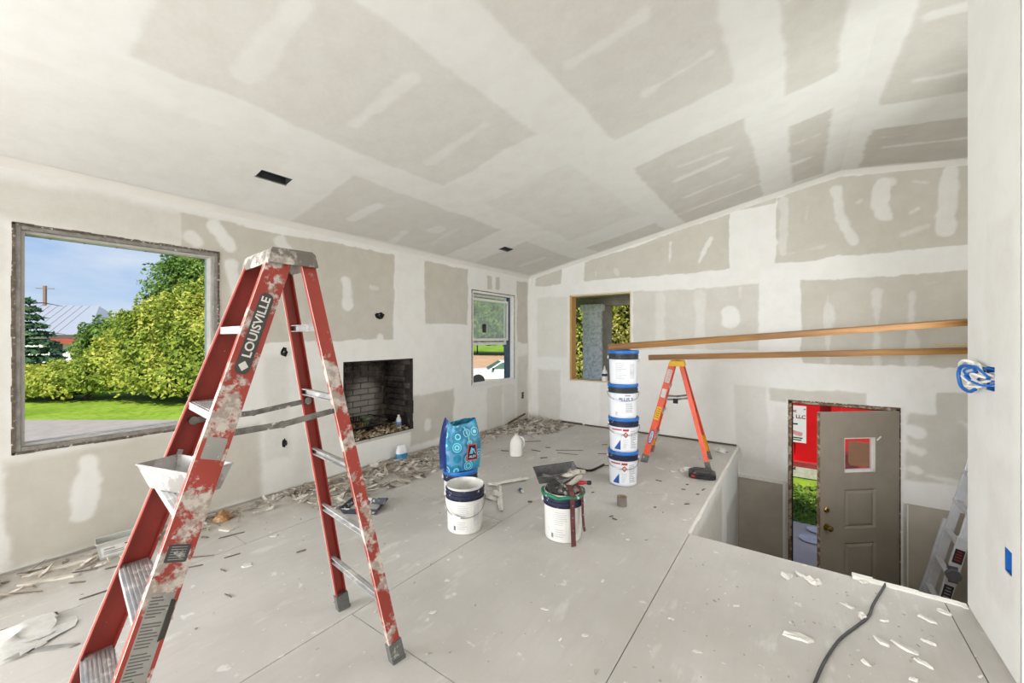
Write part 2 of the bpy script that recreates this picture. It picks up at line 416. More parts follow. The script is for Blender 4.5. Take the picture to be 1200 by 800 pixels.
# ---- ceiling
ce = MB(); ce.add([(-.6, -9, 2.53 - .12), (4.2, -9, ZR + .09), (8.6, -9, ZR + .09 - .53), (-.6, 6.4, 2.53 - .12), (4.2, 6.4, ZR + .09), (8.6, 6.4, ZR + .09 - .53),
                   (-.6, -9, 2.66 - .12), (4.2, -9, ZR + .25), (8.6, -9, ZR + .25 - .53), (-.6, 6.4, 2.66 - .12), (4.2, 6.4, ZR + .25), (8.6, 6.4, ZR + .25 - .53)],
                  [(0, 1, 4, 3), (1, 2, 5, 4), (6, 9, 10, 7), (7, 10, 11, 8), (0, 6, 7, 1), (1, 7, 8, 2), (3, 4, 10, 9), (4, 5, 11, 10), (0, 3, 9, 6), (2, 8, 11, 5)])
ce = struct(ce.build('ceiling', M_stud))
CG = [(-.1, 1.02, -.3, 1.42, .012, .40), (.05, 1.02, 1.84, 3.78, .012, .78), (.05, .95, 4.36, 5.80, .02, .75), (1.29, 2.25, .50, 2.53, .02, .72), (1.29, 2.25, 3.06, 4.92, .03, .50), (1.29, 2.28, 5.42, 5.84, .02, .8),
      (2.60, 3.47, 1.0, 3.12, .02, .72), (2.55, 3.47, 3.67, 5.86, .02, .85), (3.73, 4.05, 1.5, 3.62, .02, .85), (3.74, 4.04, 4.16, 5.75, .015, .95), (4.34, 5.25, 2.5, 4.37, .015, .85), (4.34, 5.25, 4.82, 5.84, .012, 1.0)]
CG = [(a_, b_, c_, d_, max(e_ * 1.3, .024), f_ * (.62 if a_ < 2.4 else .68)) for (a_, b_, c_, d_, e_, f_) in CG]
CS = [(1.52, .90, 2.05, .915, .05, .55), (1.52, 1.525, 2.05, 1.53, .04, .65), (1.50, 2.17, 2.05, 2.16, .035, .40), (.37, 2.25, .72, 2.28, .045, .8), (.10, 2.93, .40, 2.86, .035, .6), (.6, 3.1, .62, 3.1, .08, .5), (.3, 3.35, .7, 3.3, .03, .3), (.3, 5.2, .7, 5.2, .03, .5), (2.73, 2.12, 3.15, 2.12, .035, .45), (3.0, 2.73, 3.38, 2.70, .03, .65),
      (2.8, 4.35, 3.25, 4.3, .03, .6), (2.75, 4.9, 3.3, 4.85, .03, .6), (2.6, 5.4, 3.4, 5.35, .025, .6), (2.9, 4.05, 3.3, 4.1, .02, .4), (3.8, 4.6, 3.95, 4.6, .02, .5), (3.78, 5.1, 3.9, 5.1, .03, .6), (4.45, 3.3, 4.9, 3.3, .03, .6), (4.5, 4.05, 5.1, 4.05, .03, .6), (4.5, 5.3, 5.2, 5.3, .03, .7), (4.45, 5.05, 4.6, 5.05, .02, .6), (3.78, 2.6, 3.9, 2.5, .03, .5)]
cmap = lambda a, b, d: (a, b, cz(a) - d)
LH = [(.61, .715, 1.315, 1.53), (.59, .69, 4.25, 4.455)]
rows = [(0, 1.15, [-8.5, -.81, 1.63, 4.07, YB]), (1.15, 2.42, [-8.5, .36, 2.8, 5.2, YB]), (2.42, 3.6, [-8.5, -1.5, .96, 3.4, YB]), (3.6, 4.2, [-8.5, 1.46, 3.9, YB]), (4.2, 5.4, [-8.5, 2.2, 4.6, YB]), (5.4, 8.0, [-8.5, 2.47])]
for (x0, x1, ys) in rows:
    for y0, y1 in zip(ys, ys[1:]):
        panel(ce, cmap, x0, x1, y0, y1, LH, CG, CS, 23, res=0.016 if (y1 > .4 and x1 < 5.5) else 0.08)
# mud-softened inside corners along the wall tops
def cove(pts, r=0.03):
    return pts
f_ = MB(); f_.add([(0.0, -8.5, 2.40), (0.055, -8.5, 2.452), (0.0, YB, 2.40), (0.055, YB, 2.452), (0.022, -8.5, 2.43), (0.022, YB, 2.43)], [(0, 2, 5, 4), (4, 5, 3, 1)], True); f_.build('corner_tape', M_plain, ce)
f_ = MB()
xs = [0, 1, 2, 3, 3.9, 4.05, 4.2, 4.35, 4.5, 5.3]; vs = []
for x in xs:
    z = czf(x); vs += [(x, YB, z - .05), (x, YB - .024, z - .022), (x, YB - .06, z)]
f_.add(vs, [(i * 3 + k, i * 3 + 3 + k, i * 3 + 4 + k, i * 3 + 1 + k) for i in range(len(xs) - 1) for k in (0, 1)], True); f_.build('corner_tape', M_plain, ce)
f_ = MB(); f_.add([(0.0, YB - .05, 0.014), (0.018, YB - .018, .014), (0.05, YB, .014), (0, YB - .05, 2.44), (0.018, YB - .018, 2.44), (.05, YB, 2.44)], [(0, 1, 4, 3), (1, 2, 5, 4)], True); f_.build('corner_tape', M_plain, wb)

# ---- partition on the right, hall behind the camera
pmap = lambda a, b, d: (4.535 - d, a, b)
BOXH = [(2.735, 2.835, 1.155, 1.265), (2.555, 2.625, .41, .51)]
pt = slabwall('wall_right', lambda p, q, r, s_: (4.537, 4.655, p, q, r, s_), 2.475, 3.088, -0.02, 3.3, BOXH, M_plain)
panel(pt, pmap, 2.47, 3.092, .014, 1.22, BOXH, [(2.52, 2.86, .2, .9, .05, .30), (2.52, 2.88, 1.0, 1.22, .05, .30)], [], 31)
panel(pt, pmap, 2.47, 3.092, 1.22, 3.24, BOXH, [(2.50, 2.86, 1.22, 1.95, .05, .30)], [], 31)
hw = MB(); hw.box(4.66, 8.1, 2.47, 2.6, -0.02, 3.3); hw = struct(hw.build('wall_hall', M_rawgrey))
wr = slabwall('wall_rear', lambda p, q, r, s_: (p, q, -8.62, -8.5, r, s_), -0.16, 8.1, -0.3, 3.2, [(0.45, 5.95, .3, 2.6)], M_plain)  # unseen opening added for the rear fill lamp
wf = slabwall('wall_far_right', lambda p, q, r, s_: (8.0, 8.12, p, q, r, s_), -8.6, 2.6, -0.3, 3.1, [], M_plain)

# ---- stairwell / entry
f_ = MB(); f_.box(3.055, 3.172, 3.092, YB, -1.5, -0.03); fl_ = struct(f_.build('wall_entry_left', M_foyer))
panel(fl_, lambda a, b, d: (3.175 + d, a, b), 3.09, YB, -1.42, -0.02, [], [(3.2, 4.6, -1.4, -.1, .1, .7), (4.9, 5.85, -1.4, -.5, .08, .8)], [(5.1, -.35, 5.4, -.4, .05, .8)], 41, res=.03)
f_ = MB(); f_.box(3.175, 5.4, 2.97, 3.085, -1.5, -0.03); struct(f_.build('wall_entry_near', M_foyer))
slabwall('wall_entry_right', lambda p, q, r, s_: (5.30, 5.42, p, q, r, s_), 2.6, YB, -1.5, 3.3, [(2.8, 4.7, 1.2, 2.4)], M_plain)  # hidden opening added where the entry fill lamp sits
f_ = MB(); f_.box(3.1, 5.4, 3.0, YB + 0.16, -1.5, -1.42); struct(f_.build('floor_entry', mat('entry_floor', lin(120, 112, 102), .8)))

# ================================================================== floor
m, t, b = base('dusty_plywood')
oc = t.add('ShaderNodeTexCoord').outputs['Object']
grain = t.noise(oc, 1.0, 6, 0.65, (26, 2.2, 8)); cloud = t.noise(oc, 1.7, 5, 0.6); smear = t.noise(oc, 1.0, 6, 0.62, (9, 2.6, 4))
c = t.mix(t.ramp(cloud, .3, .7), lin(187, 183, 177), lin(199, 195, 190))
c = t.mix(t.math('MULTIPLY', t.ramp(grain, .45, .75), .30), c, lin(180, 173, 165))
c = t.mix(t.math('MULTIPLY', t.ramp(smear, .56, .72), .5), c, lin(225, 222, 216))
spl = t.noise(oc, 9, 4, .58); c = t.mix(t.math('MULTIPLY', t.ramp(spl, .66, .70), .55), c, lin(232, 230, 225))
dk = t.noise(oc, 60, 3, .6); c = t.mix(t.math('MULTIPLY', t.ramp(dk, .70, .74), .5), c, lin(150, 140, 128))
d2 = t.noise(oc, 26, 3, .6); c = t.mix(t.math('MULTIPLY', t.ramp(d2, .70, .73), .6), c, lin(236, 233, 228))
sp = t.add('ShaderNodeSeparateXYZ', {0: oc})
dirt = t.math('MULTIPLY', t.ramp(sp.outputs[0], .75, .05), t.ramp(t.noise(oc, 7, 5, .65), .36, .62)); c = t.mix(t.math('MULTIPLY', dirt, .75), c, lin(158, 145, 128))
t.l.new(c, b.inputs['Base Color']); b.inputs['Roughness'].default_value = 0.58; b.inputs['Specular IOR Level'].default_value = 0.5
bn = t.add('ShaderNodeBump', {'Height': t.math('ADD', t.math('MULTIPLY', spl, .5), t.math('ADD', grain, t.math('MULTIPLY', d2, .5))), 'Strength': 0.25, 'Distance': 0.004}); t.l.new(bn.outputs[0], b.inputs['Normal'])
M_ply = m
f_ = MB(); f_.box(-.01, 3.172, -8.5, YB, -.12, -.02); f_.box(3.172, 8.0, -8.5, 3.085, -.12, -.02)
FL = struct(f_.build('floor', mat('floor_gap_dark', lin(62, 54, 46), .95)))
cols = [(0.006, .755, [-8.5, -1.24, 1.2, 3.64, YB]), (.755, 1.97, [-8.5, .03, 2.475, 4.95, YB]), (1.97, 3.18, [-8.5, -1.24, 1.205, 3.71, YB]), (3.18, 4.445, [-8.5, -1.8, .65, 3.09]), (4.445, 5.7, [-8.5, -1.24, 1.2, 3.09]), (5.7, 6.9, [-8.5, .0, 2.44]), (6.9, 8.0, [-8.5, -1.2, 1.2, 2.44])]
for x0, x1, ys in cols:
    for y0, y1 in zip(ys, ys[1:]):
        f_ = MB(); g = .0022; yy1 = y1 - (.02 if y1 == YB else g); dz = random.uniform(-.0012, .0004)
        f_.box(x0 + g, x1 - g, y0 + g, yy1, -.02, dz); f_.build('plywood_sheet', M_ply, FL)
# raw drywall edge along the open side of the upper floor
f_ = MB()
for i in range(24):
    y0 = 3.1 + i * (YB - 3.1) / 24; y1 = y0 + (YB - 3.1) / 24; o1 = random.uniform(.0, .008)
    f_.box(3.168, 3.188 + o1, y0, y1, -.05, .003 + random.uniform(0, .004))
struct(f_.build('trim_1', M_plain))
f_ = MB(); x = 4.07
while x < 4.53:
    x2 = x + random.uniform(.05, .11); f_.box(x, min(x2, 4.53), 3.07 - random.uniform(0, .012), 3.105, -.03, .006 + random.uniform(0, .012)); x = x2
struct(f_.build('trim_2', M_plain))
f_ = MB(); f_.box(.62, 1.0, YB - .012, YB - .002, .002, .03); f_.box(1.04, 3.16, YB - .014, YB - .002, .002, .022); struct(f_.build('gap_shade_back', mat('gap_shade_dark', lin(92, 82, 72), .9)))  # dark strip stands in for the shade in the gap under the drywall

# ================================================================== windows
M_steel = mat('weathered_grey_frame', lin(136, 132, 126), .55, var=.25, scale=18, spots=lin(212, 208, 200), spot_scale=16, spot_at=(.60, .68))
M_edge = mat('rough_dark_edge', lin(104, 92, 80), .85, var=.4, scale=40, spots=lin(205, 200, 190), spot_scale=40, spot_at=(.58, .64))
M_vinyl = mat('white_vinyl', lin(226, 225, 220), .45, var=.05, scale=20, spots=lin(150, 144, 136), spot_scale=22, spot_at=(.66, .72))
M_pine = mat('pine_stud', lin(196, 150, 92), .7, var=.18, scale=6, stretch=(30, 30, 1.5))
M_palewood = mat('pale_wood', lin(205, 184, 150), .7, var=.12, scale=6, stretch=(30, 30, 1.5))
M_jambshade = mat('shadow_blue_jamb', lin(70, 82, 100), .5)  # shade of the window reveal put into a dark blue colour
GLASS = glass_mat('window_glass')
HAZY = glass_mat('dusty_glass', (.98, .99, .98), .13, (.95, .97, .93))

def yframe(mb, a0, a1, b0, b1, w, x0, x1):
    mb.box(x0, x1, a0, a0 + w, b0, b1); mb.box(x0, x1, a1 - w, a1, b0, b1); mb.box(x0, x1, a0 + w, a1 - w, b0, b0 + w); mb.box(x0, x1, a0 + w, a1 - w, b1 - w, b1)
def xframe(mb, a0, a1, b0, b1, w, y0, y1):
    mb.box(a0, a0 + w, y0, y1, b0, b1); mb.box(a1 - w, a1, y0, y1, b0, b1); mb.box(a0 + w, a1 - w, y0, y1, b0, b0 + w); mb.box(a0 + w, a1 - w, y0, y1, b1 - w, b1)

y0, y1, z0, z1 = WIN1
w1 = struct(empty('window_1', (0, y0, z0)), 'large fixed window with weathered grey frame and view of sunlit bushes', 'window')
def at(o, par): o.parent = par; o.matrix_parent_inverse = Matrix.Translation(par.location).inverted(); return o
f_ = MB()
# torn edge of the cut opening, in short uneven lengths
def torn(f_, a0, a1, b0, b1, mk, wmin, wmax):
    for side in range(4):
        lo, hi = ((b0, b1), (b0, b1), (a0, a1), (a0, a1))[side]; x = lo
        while x < hi:
            x2 = min(hi, x + random.uniform(.04, .1)); w = random.uniform(wmin, wmax)
            if side == 0: f_.box(*mk(a0 - w, a0 + .012, x, x2))
            elif side == 1: f_.box(*mk(a1 - .012, a1 + w, x, x2))
            elif side == 2: f_.box(*mk(x, x2, b0 - w, b0 + .012))
            else: f_.box(*mk(x, x2, b1 - .012, b1 + w))
            x = x2
torn(f_, y0, y1, z0, z1, lambda a, b, c, d: (-.012, .005, a, b, c, d), .000, .005); at(f_.build('torn_edge', M_edge), w1)
f_ = MB(); yframe(f_, y0 + .006, y1 - .006, z0 + .006, z1 - .006, .030, -.05, .0); at(f_.build('casing', M_steel, bevel=.004), w1)
f_ = MB(); yframe(f_, y0 + .03, y1 - .03, z0 + .03, z1 - .03, .022, -.11, -.03); at(f_.build('frame', mat('light_window_stop', lin(196, 193, 186), .55, var=.1), bevel=.003), w1)
f_ = MB(); f_.box(-.15, -.115, y0 + .01, y1 - .01, z0 + .0, z0 + .03); f_.box(-.15, -.11, y1 - .05, y1 - .01, z0, z1); f_.box(-.15, -.11, y0 + .01, y0 + .05, z0, z1); f_.box(-.15, -.11, y0 + .01, y1 - .01, z1 - .05, z1 - .01); at(f_.build('outer_frame', mat('teal_grey_metal', lin(126, 140, 142), .5)), w1)
f_ = MB(); f_.box(-.098, -.012, y1 - .030, y1 - .012, z0 + .05, z1 - .05); at(f_.build('side_stop', M_palewood), w1)
f_ = MB(); f_.box(-.122, -.117, y0 + .04, y1 - .04, z0 + .03, z1 - .04); at(f_.build('pane', GLASS), w1)
sm = bpy.data.meshes.new('screw_hole')
for i in range(6):
    f_ = MB(); yy = y0 + .16 + i * .155; f_.lathe([(.006, 0), (.006, .004)], 10, M=Matrix.Translation((-.09, yy, z1 - .056)) @ Matrix.Rotation(PI, 4, 'X')); at(f_.build('screw_hole', M_edge), w1)

y0, y1, z0, z1 = WIN2
w2 = struct(empty('window_2', (0, y0, z0)), 'small white double hung window with lower half open, near the corner', 'window')
f_ = MB(); torn(f_, y0, y1, z0, z1, lambda a, b, c, d: (-.012, .006, a, b, c, d), .000, .004); at(f_.build('torn_edge', M_edge), w2)
f_ = MB(); yframe(f_, y0 + .006, y1 - .006, z0 + .006, z1 - .006, .034, -.06, .004); at(f_.build('casing', M_vinyl, bevel=.004), w2)
f_ = MB(); f_.box(-.075, .02, y0 + .0, y1 - .0, z0 - .012, z0 + .022); at(f_.build('sill', M_vinyl, bevel=.004), w2)
f_ = MB(); f_.box(-.155, -.06, y1 - .075, y1 - .03, z0 + .02, z1 - .03); f_.box(-.155, -.06, y0 + .01, y0 + .04, z0 + .02, z1 - .03); f_.box(-.155, -.06, y0 + .01, y1 - .01, z1 - .04, z1 - .01); at(f_.build('side_track', M_jambshade), w2)
zm = 1.30
sa = MB(); yframe(sa, y0 + .04, y1 - .075, zm - .02, z1 - .035, .04, -.135, -.105); s_ = at(sa.build('upper_sash', M_vinyl, bevel=.003), w2)
f_ = MB(); f_.box(-.122, -.118, y0 + .07, y1 - .1, zm + .02, z1 - .06); f_.build('pane', HAZY, s_)
sa = MB(); yframe(sa, y0 + .04, y1 - .06, zm + .045, z1 - .10, .038, -.098, -.07); s_ = at(sa.build('lower_sash', M_vinyl, bevel=.003), w2)
f_ = MB(); f_.box(-.086, -.082, y0 + .07, y1 - .09, zm + .08, z1 - .13); f_.build('pane', HAZY, s_)
f_ = MB(); f_.box(-.0815, -.080, y0 + .34, y0 + .43, 1.47, 1.60); f_.build('sticker', mat('black_sticker', lin(30, 34, 36), .5), s_)

x0, x1, z0, z1 = WIN3
w3 = struct(empty('window_3', (x0, YB, z0)), 'unglazed window opening with bare pine framing looking onto the porch', 'window')
f_ = MB(); torn(f_, x0, x1, z0, z1, lambda a, b, c, d: (a, b, YB - .005, YB + .012, c, d), .001, .006); at(f_.build('torn_edge', M_plain), w3)
f_ = MB(); f_.box(x0 + .004, x0 + .045, YB + .0, YB + .155, z0, z1); at(f_.build('jamb_stud', M_pine), w3)
f_ = MB(); f_.box(x1 - .03, x1 - .004, YB + .0, YB + .155, z0, z1); at(f_.build('jamb_stud', M_palewood), w3)
f_ = MB(); f_.box(x0 + .045, x1 - .03, YB + .0, YB + .155, z1 - .035, z1 - .004); at(f_.build('head_board', M_palewood), w3)
f_ = MB(); f_.box(x0 + .045, x1 - .03, YB - .004, YB + .16, z0, z0 + .03); at(f_.build('sill_board', M_palewood), w3)

# ================================================================== entry door
x0, x1, z0, z1 = DOOR
dr = struct(empty('door_1', (x0, YB, z0)), 'taupe entry door standing ajar with small square window and brass knobs', 'door')
M_taupe = mat('taupe_door_paint', lin(148, 139, 126), .45, var=.05, scale=5)
M_brownedge = mat('chipped_brown_edge', lin(132, 104, 78), .7, var=.3, scale=24, spots=lin(184, 168, 148), spot_scale=12, spot_at=(.48, .58))
M_brass = mat('brass', lin(176, 146, 84), .25, 1.0, var=.1)
M_bronze = mat('dark_bronze_hinge', lin(84, 64, 44), .45, .8)
f_ = MB(); torn(f_, x0, x1, z0 - .1, z1, lambda a, b, c, d: (a, b, YB - .008, YB + .012, c, d), .000, .005); at(f_.build('torn_edge', M_edge), dr)
for xa, xb in ((x0 + .004, x0 + .042), (x1 - .042, x1 - .004)):
    f_ = MB(); f_.box(xa, xb, YB + .0, YB + .155, z0, z1 - .004); at(f_.build('jamb', M_brownedge), dr)
for xa, xb in ((x0 - .012, x0 + .006), (x1 - .006, x1 + .012)):
    f_ = MB(); f_.box(xa, xb, YB - .014, YB + .01, z0, z1 + .01); at(f_.build('casing_strip', M_vinyl), dr)
f_ = MB(); f_.box(x0 + .004, x1 - .004, YB + .0, YB + .155, z1 - .035, z1 - .004); at(f_.build('head_jamb', M_brownedge), dr)
f_ = MB(); f_.box(x0 + .042, x1 - .042, YB + .09, YB + .102, z0, z1 - .035); 
f_ = MB(); f_.box(x0 + .042, x0 + .056, YB + .05, YB + .08, z0, z1 - .035); f_.box(x0 + .042, x1 - .042, YB + .05, YB + .08, z1 - .05, z1 - .035); at(f_.build('weather_strip', mat('dark_weather_strip', lin(58, 50, 44), .8)), dr)
SW, SH, ST = .905, 2.025, .044
ang = math.radians(40.5)
SM = Matrix.Translation((x1 - .047, YB + .012, z0 + .008)) @ Matrix.Rotation(PI + ang, 4, 'Z')   # local x runs from the hinge to the free edge, local y<0... room side
def slabbox(a, b, c, d, y0_, y1_, mb): mb.box(a, b, y0_, y1_, c, d, M=SM)
LZ0, LZ1 = 1.39, 1.755; PA = (.80, 1.215); PB = (.255, .655); LX = (.275, .635)
f_ = MB()
cutsz = [0, PB[0], PB[1], PA[0], PA[1], LZ0, LZ1, SH]
for k, (c_, d_) in enumerate(zip(cutsz, cutsz[1:])):
    if k in (1, 3, 5):
        slabbox(0, LX[0], c_, d_, 0, ST, f_); slabbox(LX[1], SW, c_, d_, 0, ST, f_)
    else: slabbox(0, SW, c_, d_, 0, ST, f_)
slab = at(f_.build('slab', M_taupe), dr)
for c_, d_ in (PB, PA):
    f_ = MB()
    a_, b_ = LX
    vs = []; ins = .022
    for yy in (ST, ): 
        vs = [(a_, ST, c_), (b_, ST, c_), (b_, ST, d_), (a_, ST, d_), (a_ + ins, ST - .014, c_ + ins), (b_ - ins, ST - .014, c_ + ins), (b_ - ins, ST - .014, d_ - ins), (a_ + ins, ST - .014, d_ - ins),
              (a_ + ins * 2.2, ST - .003, c_ + ins * 2.2), (b_ - ins * 2.2, ST - .003, c_ + ins * 2.2), (b_ - ins * 2.2, ST - .003, d_ - ins * 2.2), (a_ + ins * 2.2, ST - .003, d_ - ins * 2.2)]
    f_.add(vs, [(0, 1, 5, 4), (1, 2, 6, 5), (2, 3, 7, 6), (3, 0, 4, 7), (4, 5, 9, 8), (5, 6, 10, 9), (6, 7, 11, 10), (7, 4, 8, 11), (8, 9, 10, 11)], M=SM)
    slabbox(a_, b_, c_, d_, .002, .02, f_); f_.build('raised_panel', M_taupe, slab)
f_ = MB()
for (a_, b_, c_, d_) in ((LX[0], LX[0] + .03, LZ0, LZ1), (LX[1] - .012, LX[1], LZ0, LZ1), (LX[0], LX[1], LZ0, LZ0 + .028), (LX[0], LX[1], LZ1 - .012, LZ1)): slabbox(a_, b_, c_, d_, .004, ST - .006, f_)
f_.build('glazing_stop', M_vinyl, slab)
f_ = MB(); slabbox(LX[0] + .01, LX[1] - .01, LZ0 + .01, LZ1 - .01, .019, .024, f_); f_.build('pane', glass_mat('door_glass', (1, .9, .9), .06), slab)
f_ = MB(); slabbox(SW, SW + .004, .02, SH - .01, .006, ST - .006, f_); f_.build('edge_strip', M_brownedge, slab)
for zz, r in ((1.012, .024), (.835, .030)):
    f_ = MB(); R = SM @ Matrix.Translation((SW - .065, ST, zz)) @ Matrix.Rotation(-PI / 2, 4, 'X')
    if r > .025: f_.lathe([(.034, 0), (.034, .006), (.014, .010), (.012, .028), (.022, .034), (.030, .048), (.028, .060), (.014, .068), (0.002, .069)], 20, M=R)
    else: f_.lathe([(.030, 0), (.030, .008), (.022, .014), (.020, .020), (.004, .021)], 20, M=R); f_.box(-.004, .004, -.014, .014, .018, .036, M=R)
    f_.build('knob' if r > .025 else 'deadbolt', M_brass, slab)
f_ = MB(); R = SM @ Matrix.Translation((SW - .065, 0, .835)) @ Matrix.Rotation(PI / 2, 4, 'X'); f_.lathe([(.034, 0), (.030, .01), (.014, .014), (.012, .03), (.03, .045), (.026, .06), (.004, .066)], 18, M=R); f_.build('knob', mat('dark_bronze', lin(40, 36, 34), .4, .5), slab)
for zz in (.22, 1.02, 1.80):
    f_ = MB(); f_.lathe([(.009, -.055), (.009, .055)], 10, c=(x1 - .04, YB - .006, z0 + zz)); f_.box(x1 - .06, x1 - .012, YB - .010, YB - .001, z0 + zz - .05, z0 + zz + .05); at(f_.build('hinge', M_bronze), dr)
f_ = MB(); f_.cbox((0, 0, 0), (.06, .003, .016), M=SM @ Matrix.Translation((LX[0] - .035, ST + .002, LZ1 - .012)) @ Matrix.Rotation(.7, 4, 'Y')); f_.build('tape_scrap', M_vinyl, slab)

# ================================================================== fireplace
y0, y1, z0, z1 = FIRE
fp = thing('fireplace', 'soot-blackened brick fireplace opening in the left wall', 'fireplace', (0, (y0 + y1) / 2, z0))
m, t, b = base('sooty_firebrick')
oc = t.add('ShaderNodeTexCoord').outputs['Object']; gi = t.add('ShaderNodeNewGeometry').outputs['Position']
n = t.noise(gi, 3.2, 5, .6); n2 = t.noise(gi, 14, 4, .6); n3 = t.noise(gi, 2.0, 3, .5)
c = t.mix(t.ramp(n, .38, .66), lin(40, 37, 34), lin(104, 96, 87)); c = t.mix(t.math('MULTIPLY', t.ramp(n2, .55, .7), .5), c, lin(112, 104, 94))
sep_ = t.add('ShaderNodeSeparateXYZ', {0: gi}); 
# pale ash scorch with its own outline low in the middle of the back
dy = t.math('SUBTRACT', sep_.outputs[1], 3.0); dz_ = t.math('SUBTRACT', sep_.outputs[2], .60)
rr_ = t.math('ADD', t.math('MULTIPLY', t.math('MULTIPLY', dy, dy), 14.0), t.math('MULTIPLY', t.math('MULTIPLY', dz_, dz_), 7.0))
ash = t.ramp(t.math('ADD', rr_, t.math('MULTIPLY', t.math('SUBTRACT', n, .5), 1.6)), .95, .20)
xg = t.ramp(sep_.outputs[0], -.40, -.50)
c = t.mix(t.math('MULTIPLY', t.math('MULTIPLY', ash, xg), .85), c, lin(172, 165, 156))
t.l.new(c, b.inputs['Base Color']); b.inputs['Roughness'].default_value = .95
bn = t.add('ShaderNodeBump', {'Height': n2, 'Strength': .4, 'Distance': .006}); t.l.new(bn.outputs[0], b.inputs['Normal'])
M_soot = m
M_mortar = mat('sooty_mortar', lin(112, 104, 95), .95, var=.4, scale=10, spots=lin(140, 132, 122), spot_scale=5, spot_at=(.60, .70))
DEP = -.56
f_ = MB(); f_.box(DEP - .08, DEP - .012, y0 - .08, y1 + .08, z0 - .1, z1 + .12); f_.box(DEP - .05, -.162, y0 - .11, y0 - .042, z0 - .1, z1 + .12); f_.box(DEP - .05, -.162, y1 + .042, y1 + .11, z0 - .1, z1 + .12); f_.box(DEP - .05, -.162, y0 - .1, y1 + .1, z1 + .06, z1 + .12); f_.box(DEP - .05, -.162, y0 - .1, y1 + .1, z0 - .1, z0 - .035)
at(f_.build('firebox', M_mortar), fp)
bk = MB(); bk.box(-.099, .099, -.025, .025, -.031, .031); proto = bk.build('brick', M_soot, bevel=.004); bme = proto.data; bpy.data.objects.remove(proto)
def brick(loc, rz=0, tilt=0):
    o = bpy.data.objects.new('brick', bme); COL.objects.link(o); o.parent = fp; o.matrix_parent_inverse = Matrix.Translation(fp.location).inverted()
    o.location = loc; o.rotation_euler = (tilt, 0, rz)
k = 0; zz = z0 + .012
while zz < z1 + .06:
    off = .1045 if k % 2 else 0
    for i in range(6):
        yy = y0 - .06 + off + i * .209
        if yy < y1 + .06: brick((DEP + random.uniform(-.003, .003), yy, zz), PI / 2)
    for i in range(2):
        xx = DEP + .12 + (.09 if k % 2 else 0) + i * .209
        if xx < -.1:
            for yy in (y0 - .012, y1 + .012): brick((min(xx, -.115), yy + random.uniform(-.003, .003) , zz), 0)
    zz += .0725; k += 1
for i in range(5):
    for j in range(3): brick((DEP + .14 + j * .14 - .04, y0 + .09 + i * .19, z0 - .03), PI / 2 if 0 else 0, PI / 2)
# rough edge of the cut in the drywall
f_ = MB(); torn(f_, y0, y1, z0, z1, lambda a, b_, c_, d_: (-.16, .001, a, b_, c_, d_), -.002, .010); at(f_.build('opening_edge', mat('charred_edge', lin(46, 42, 38), .95, var=.5, scale=30)), fp)
f_ = MB(); f_.box(-.165, .004, y0, y1, z0 - .025, z0 + .004); at(f_.build('hearth_lip', M_rawgrey), fp)

# ash, rubble and leaves on the hearth: too many to count
def scraps_mesh(n, place, size, thick=.25, seed=1, elong=(1, 3)):
    R = random.Random(seed); mb = MB()
    for i in range(n):
        p, sc = place(R); s1 = size * R.uniform(.5, 1.4) * sc; el = R.uniform(*elong)
        M_ = Matrix.Translation(p) @ Euler((R.uniform(-.5, .5), R.uniform(-.5, .5), R.uniform(0, 6.28))).to_matrix().to_4x4()
        k = R.randint(4, 6); a0 = R.uniform(0, 6)
        poly = [(math.cos(a0 + 2 * PI * j / k) * s1 * el * R.uniform(.7, 1.1), math.sin(a0 + 2 * PI * j / k) * s1 * R.uniform(.7, 1.1)) for j in range(k)]
        mb.prism(poly, 0, s1 * thick, M=M_)
    return mb
M_rubble = mat('ash_rubble', lin(146, 128, 102), .95, var=.6, scale=9, spots=lin(190, 178, 156), spot_scale=13, spot_at=(.54, .60))
o = scraps_mesh(420, lambda R: ((-.02 - R.random() ** 1.2 * .5, R.uniform(y0 + .02, y1 - .02), z0 + .006 + R.random() ** 2 * .06), 1), .016, .7, 5).build('hearth_rubble', M_rubble)
tag(o, 'tan ash and rubble covering the fireplace hearth', 'rubble', kind='stuff')
M_iron = mat('black_iron', lin(62, 58, 55), .6, .6, var=.3)
gr = thing('fire_grate', 'black iron basket grate standing inside the fireplace', 'grate', (-.26, 2.79, z0 + .02))
f_ = MB(); gx0, gx1, gy0, gy1 = -.16, .14, -.36, .22
for z in (.10, .155):
    f_.tube([(gx1, gy0, z), (gx1, gy1, z)], .007, 6); f_.tube([(gx0, gy0, z), (gx0, gy1, z)], .007, 6); f_.tube([(gx0, gy0, z), (gx1, gy0, z)], .007, 6); f_.tube([(gx0, gy1, z), (gx1, gy1, z)], .007, 6)
f_.build('basket_rim', M_iron, gr)
sb = None
for i in range(17):
    yy = gy0 + .018 + i * (gy1 - gy0 - .036) / 16
    f_ = MB(); f_.tube([(gx1, yy, .16), (gx1, yy - .01, .09), (gx1 - .03, yy - .015, .07), (gx0, yy - .015, .07), (gx0, yy, .16)], .0055, 6); f_.build('bar', M_iron, gr)
for (a_, b_) in ((gx0, gy0), (gx1, gy0), (gx0, gy1), (gx1, gy1)):
    f_ = MB(); f_.bar((a_, b_, .10), (a_, b_, -.005), .014, .014, (1, 0, 0)); f_.build('leg', M_iron, gr)
M_gpot = mat('dusty_green_plastic', lin(104, 124, 90), .6, var=.3, spots=lin(170, 162, 140), spot_scale=12)
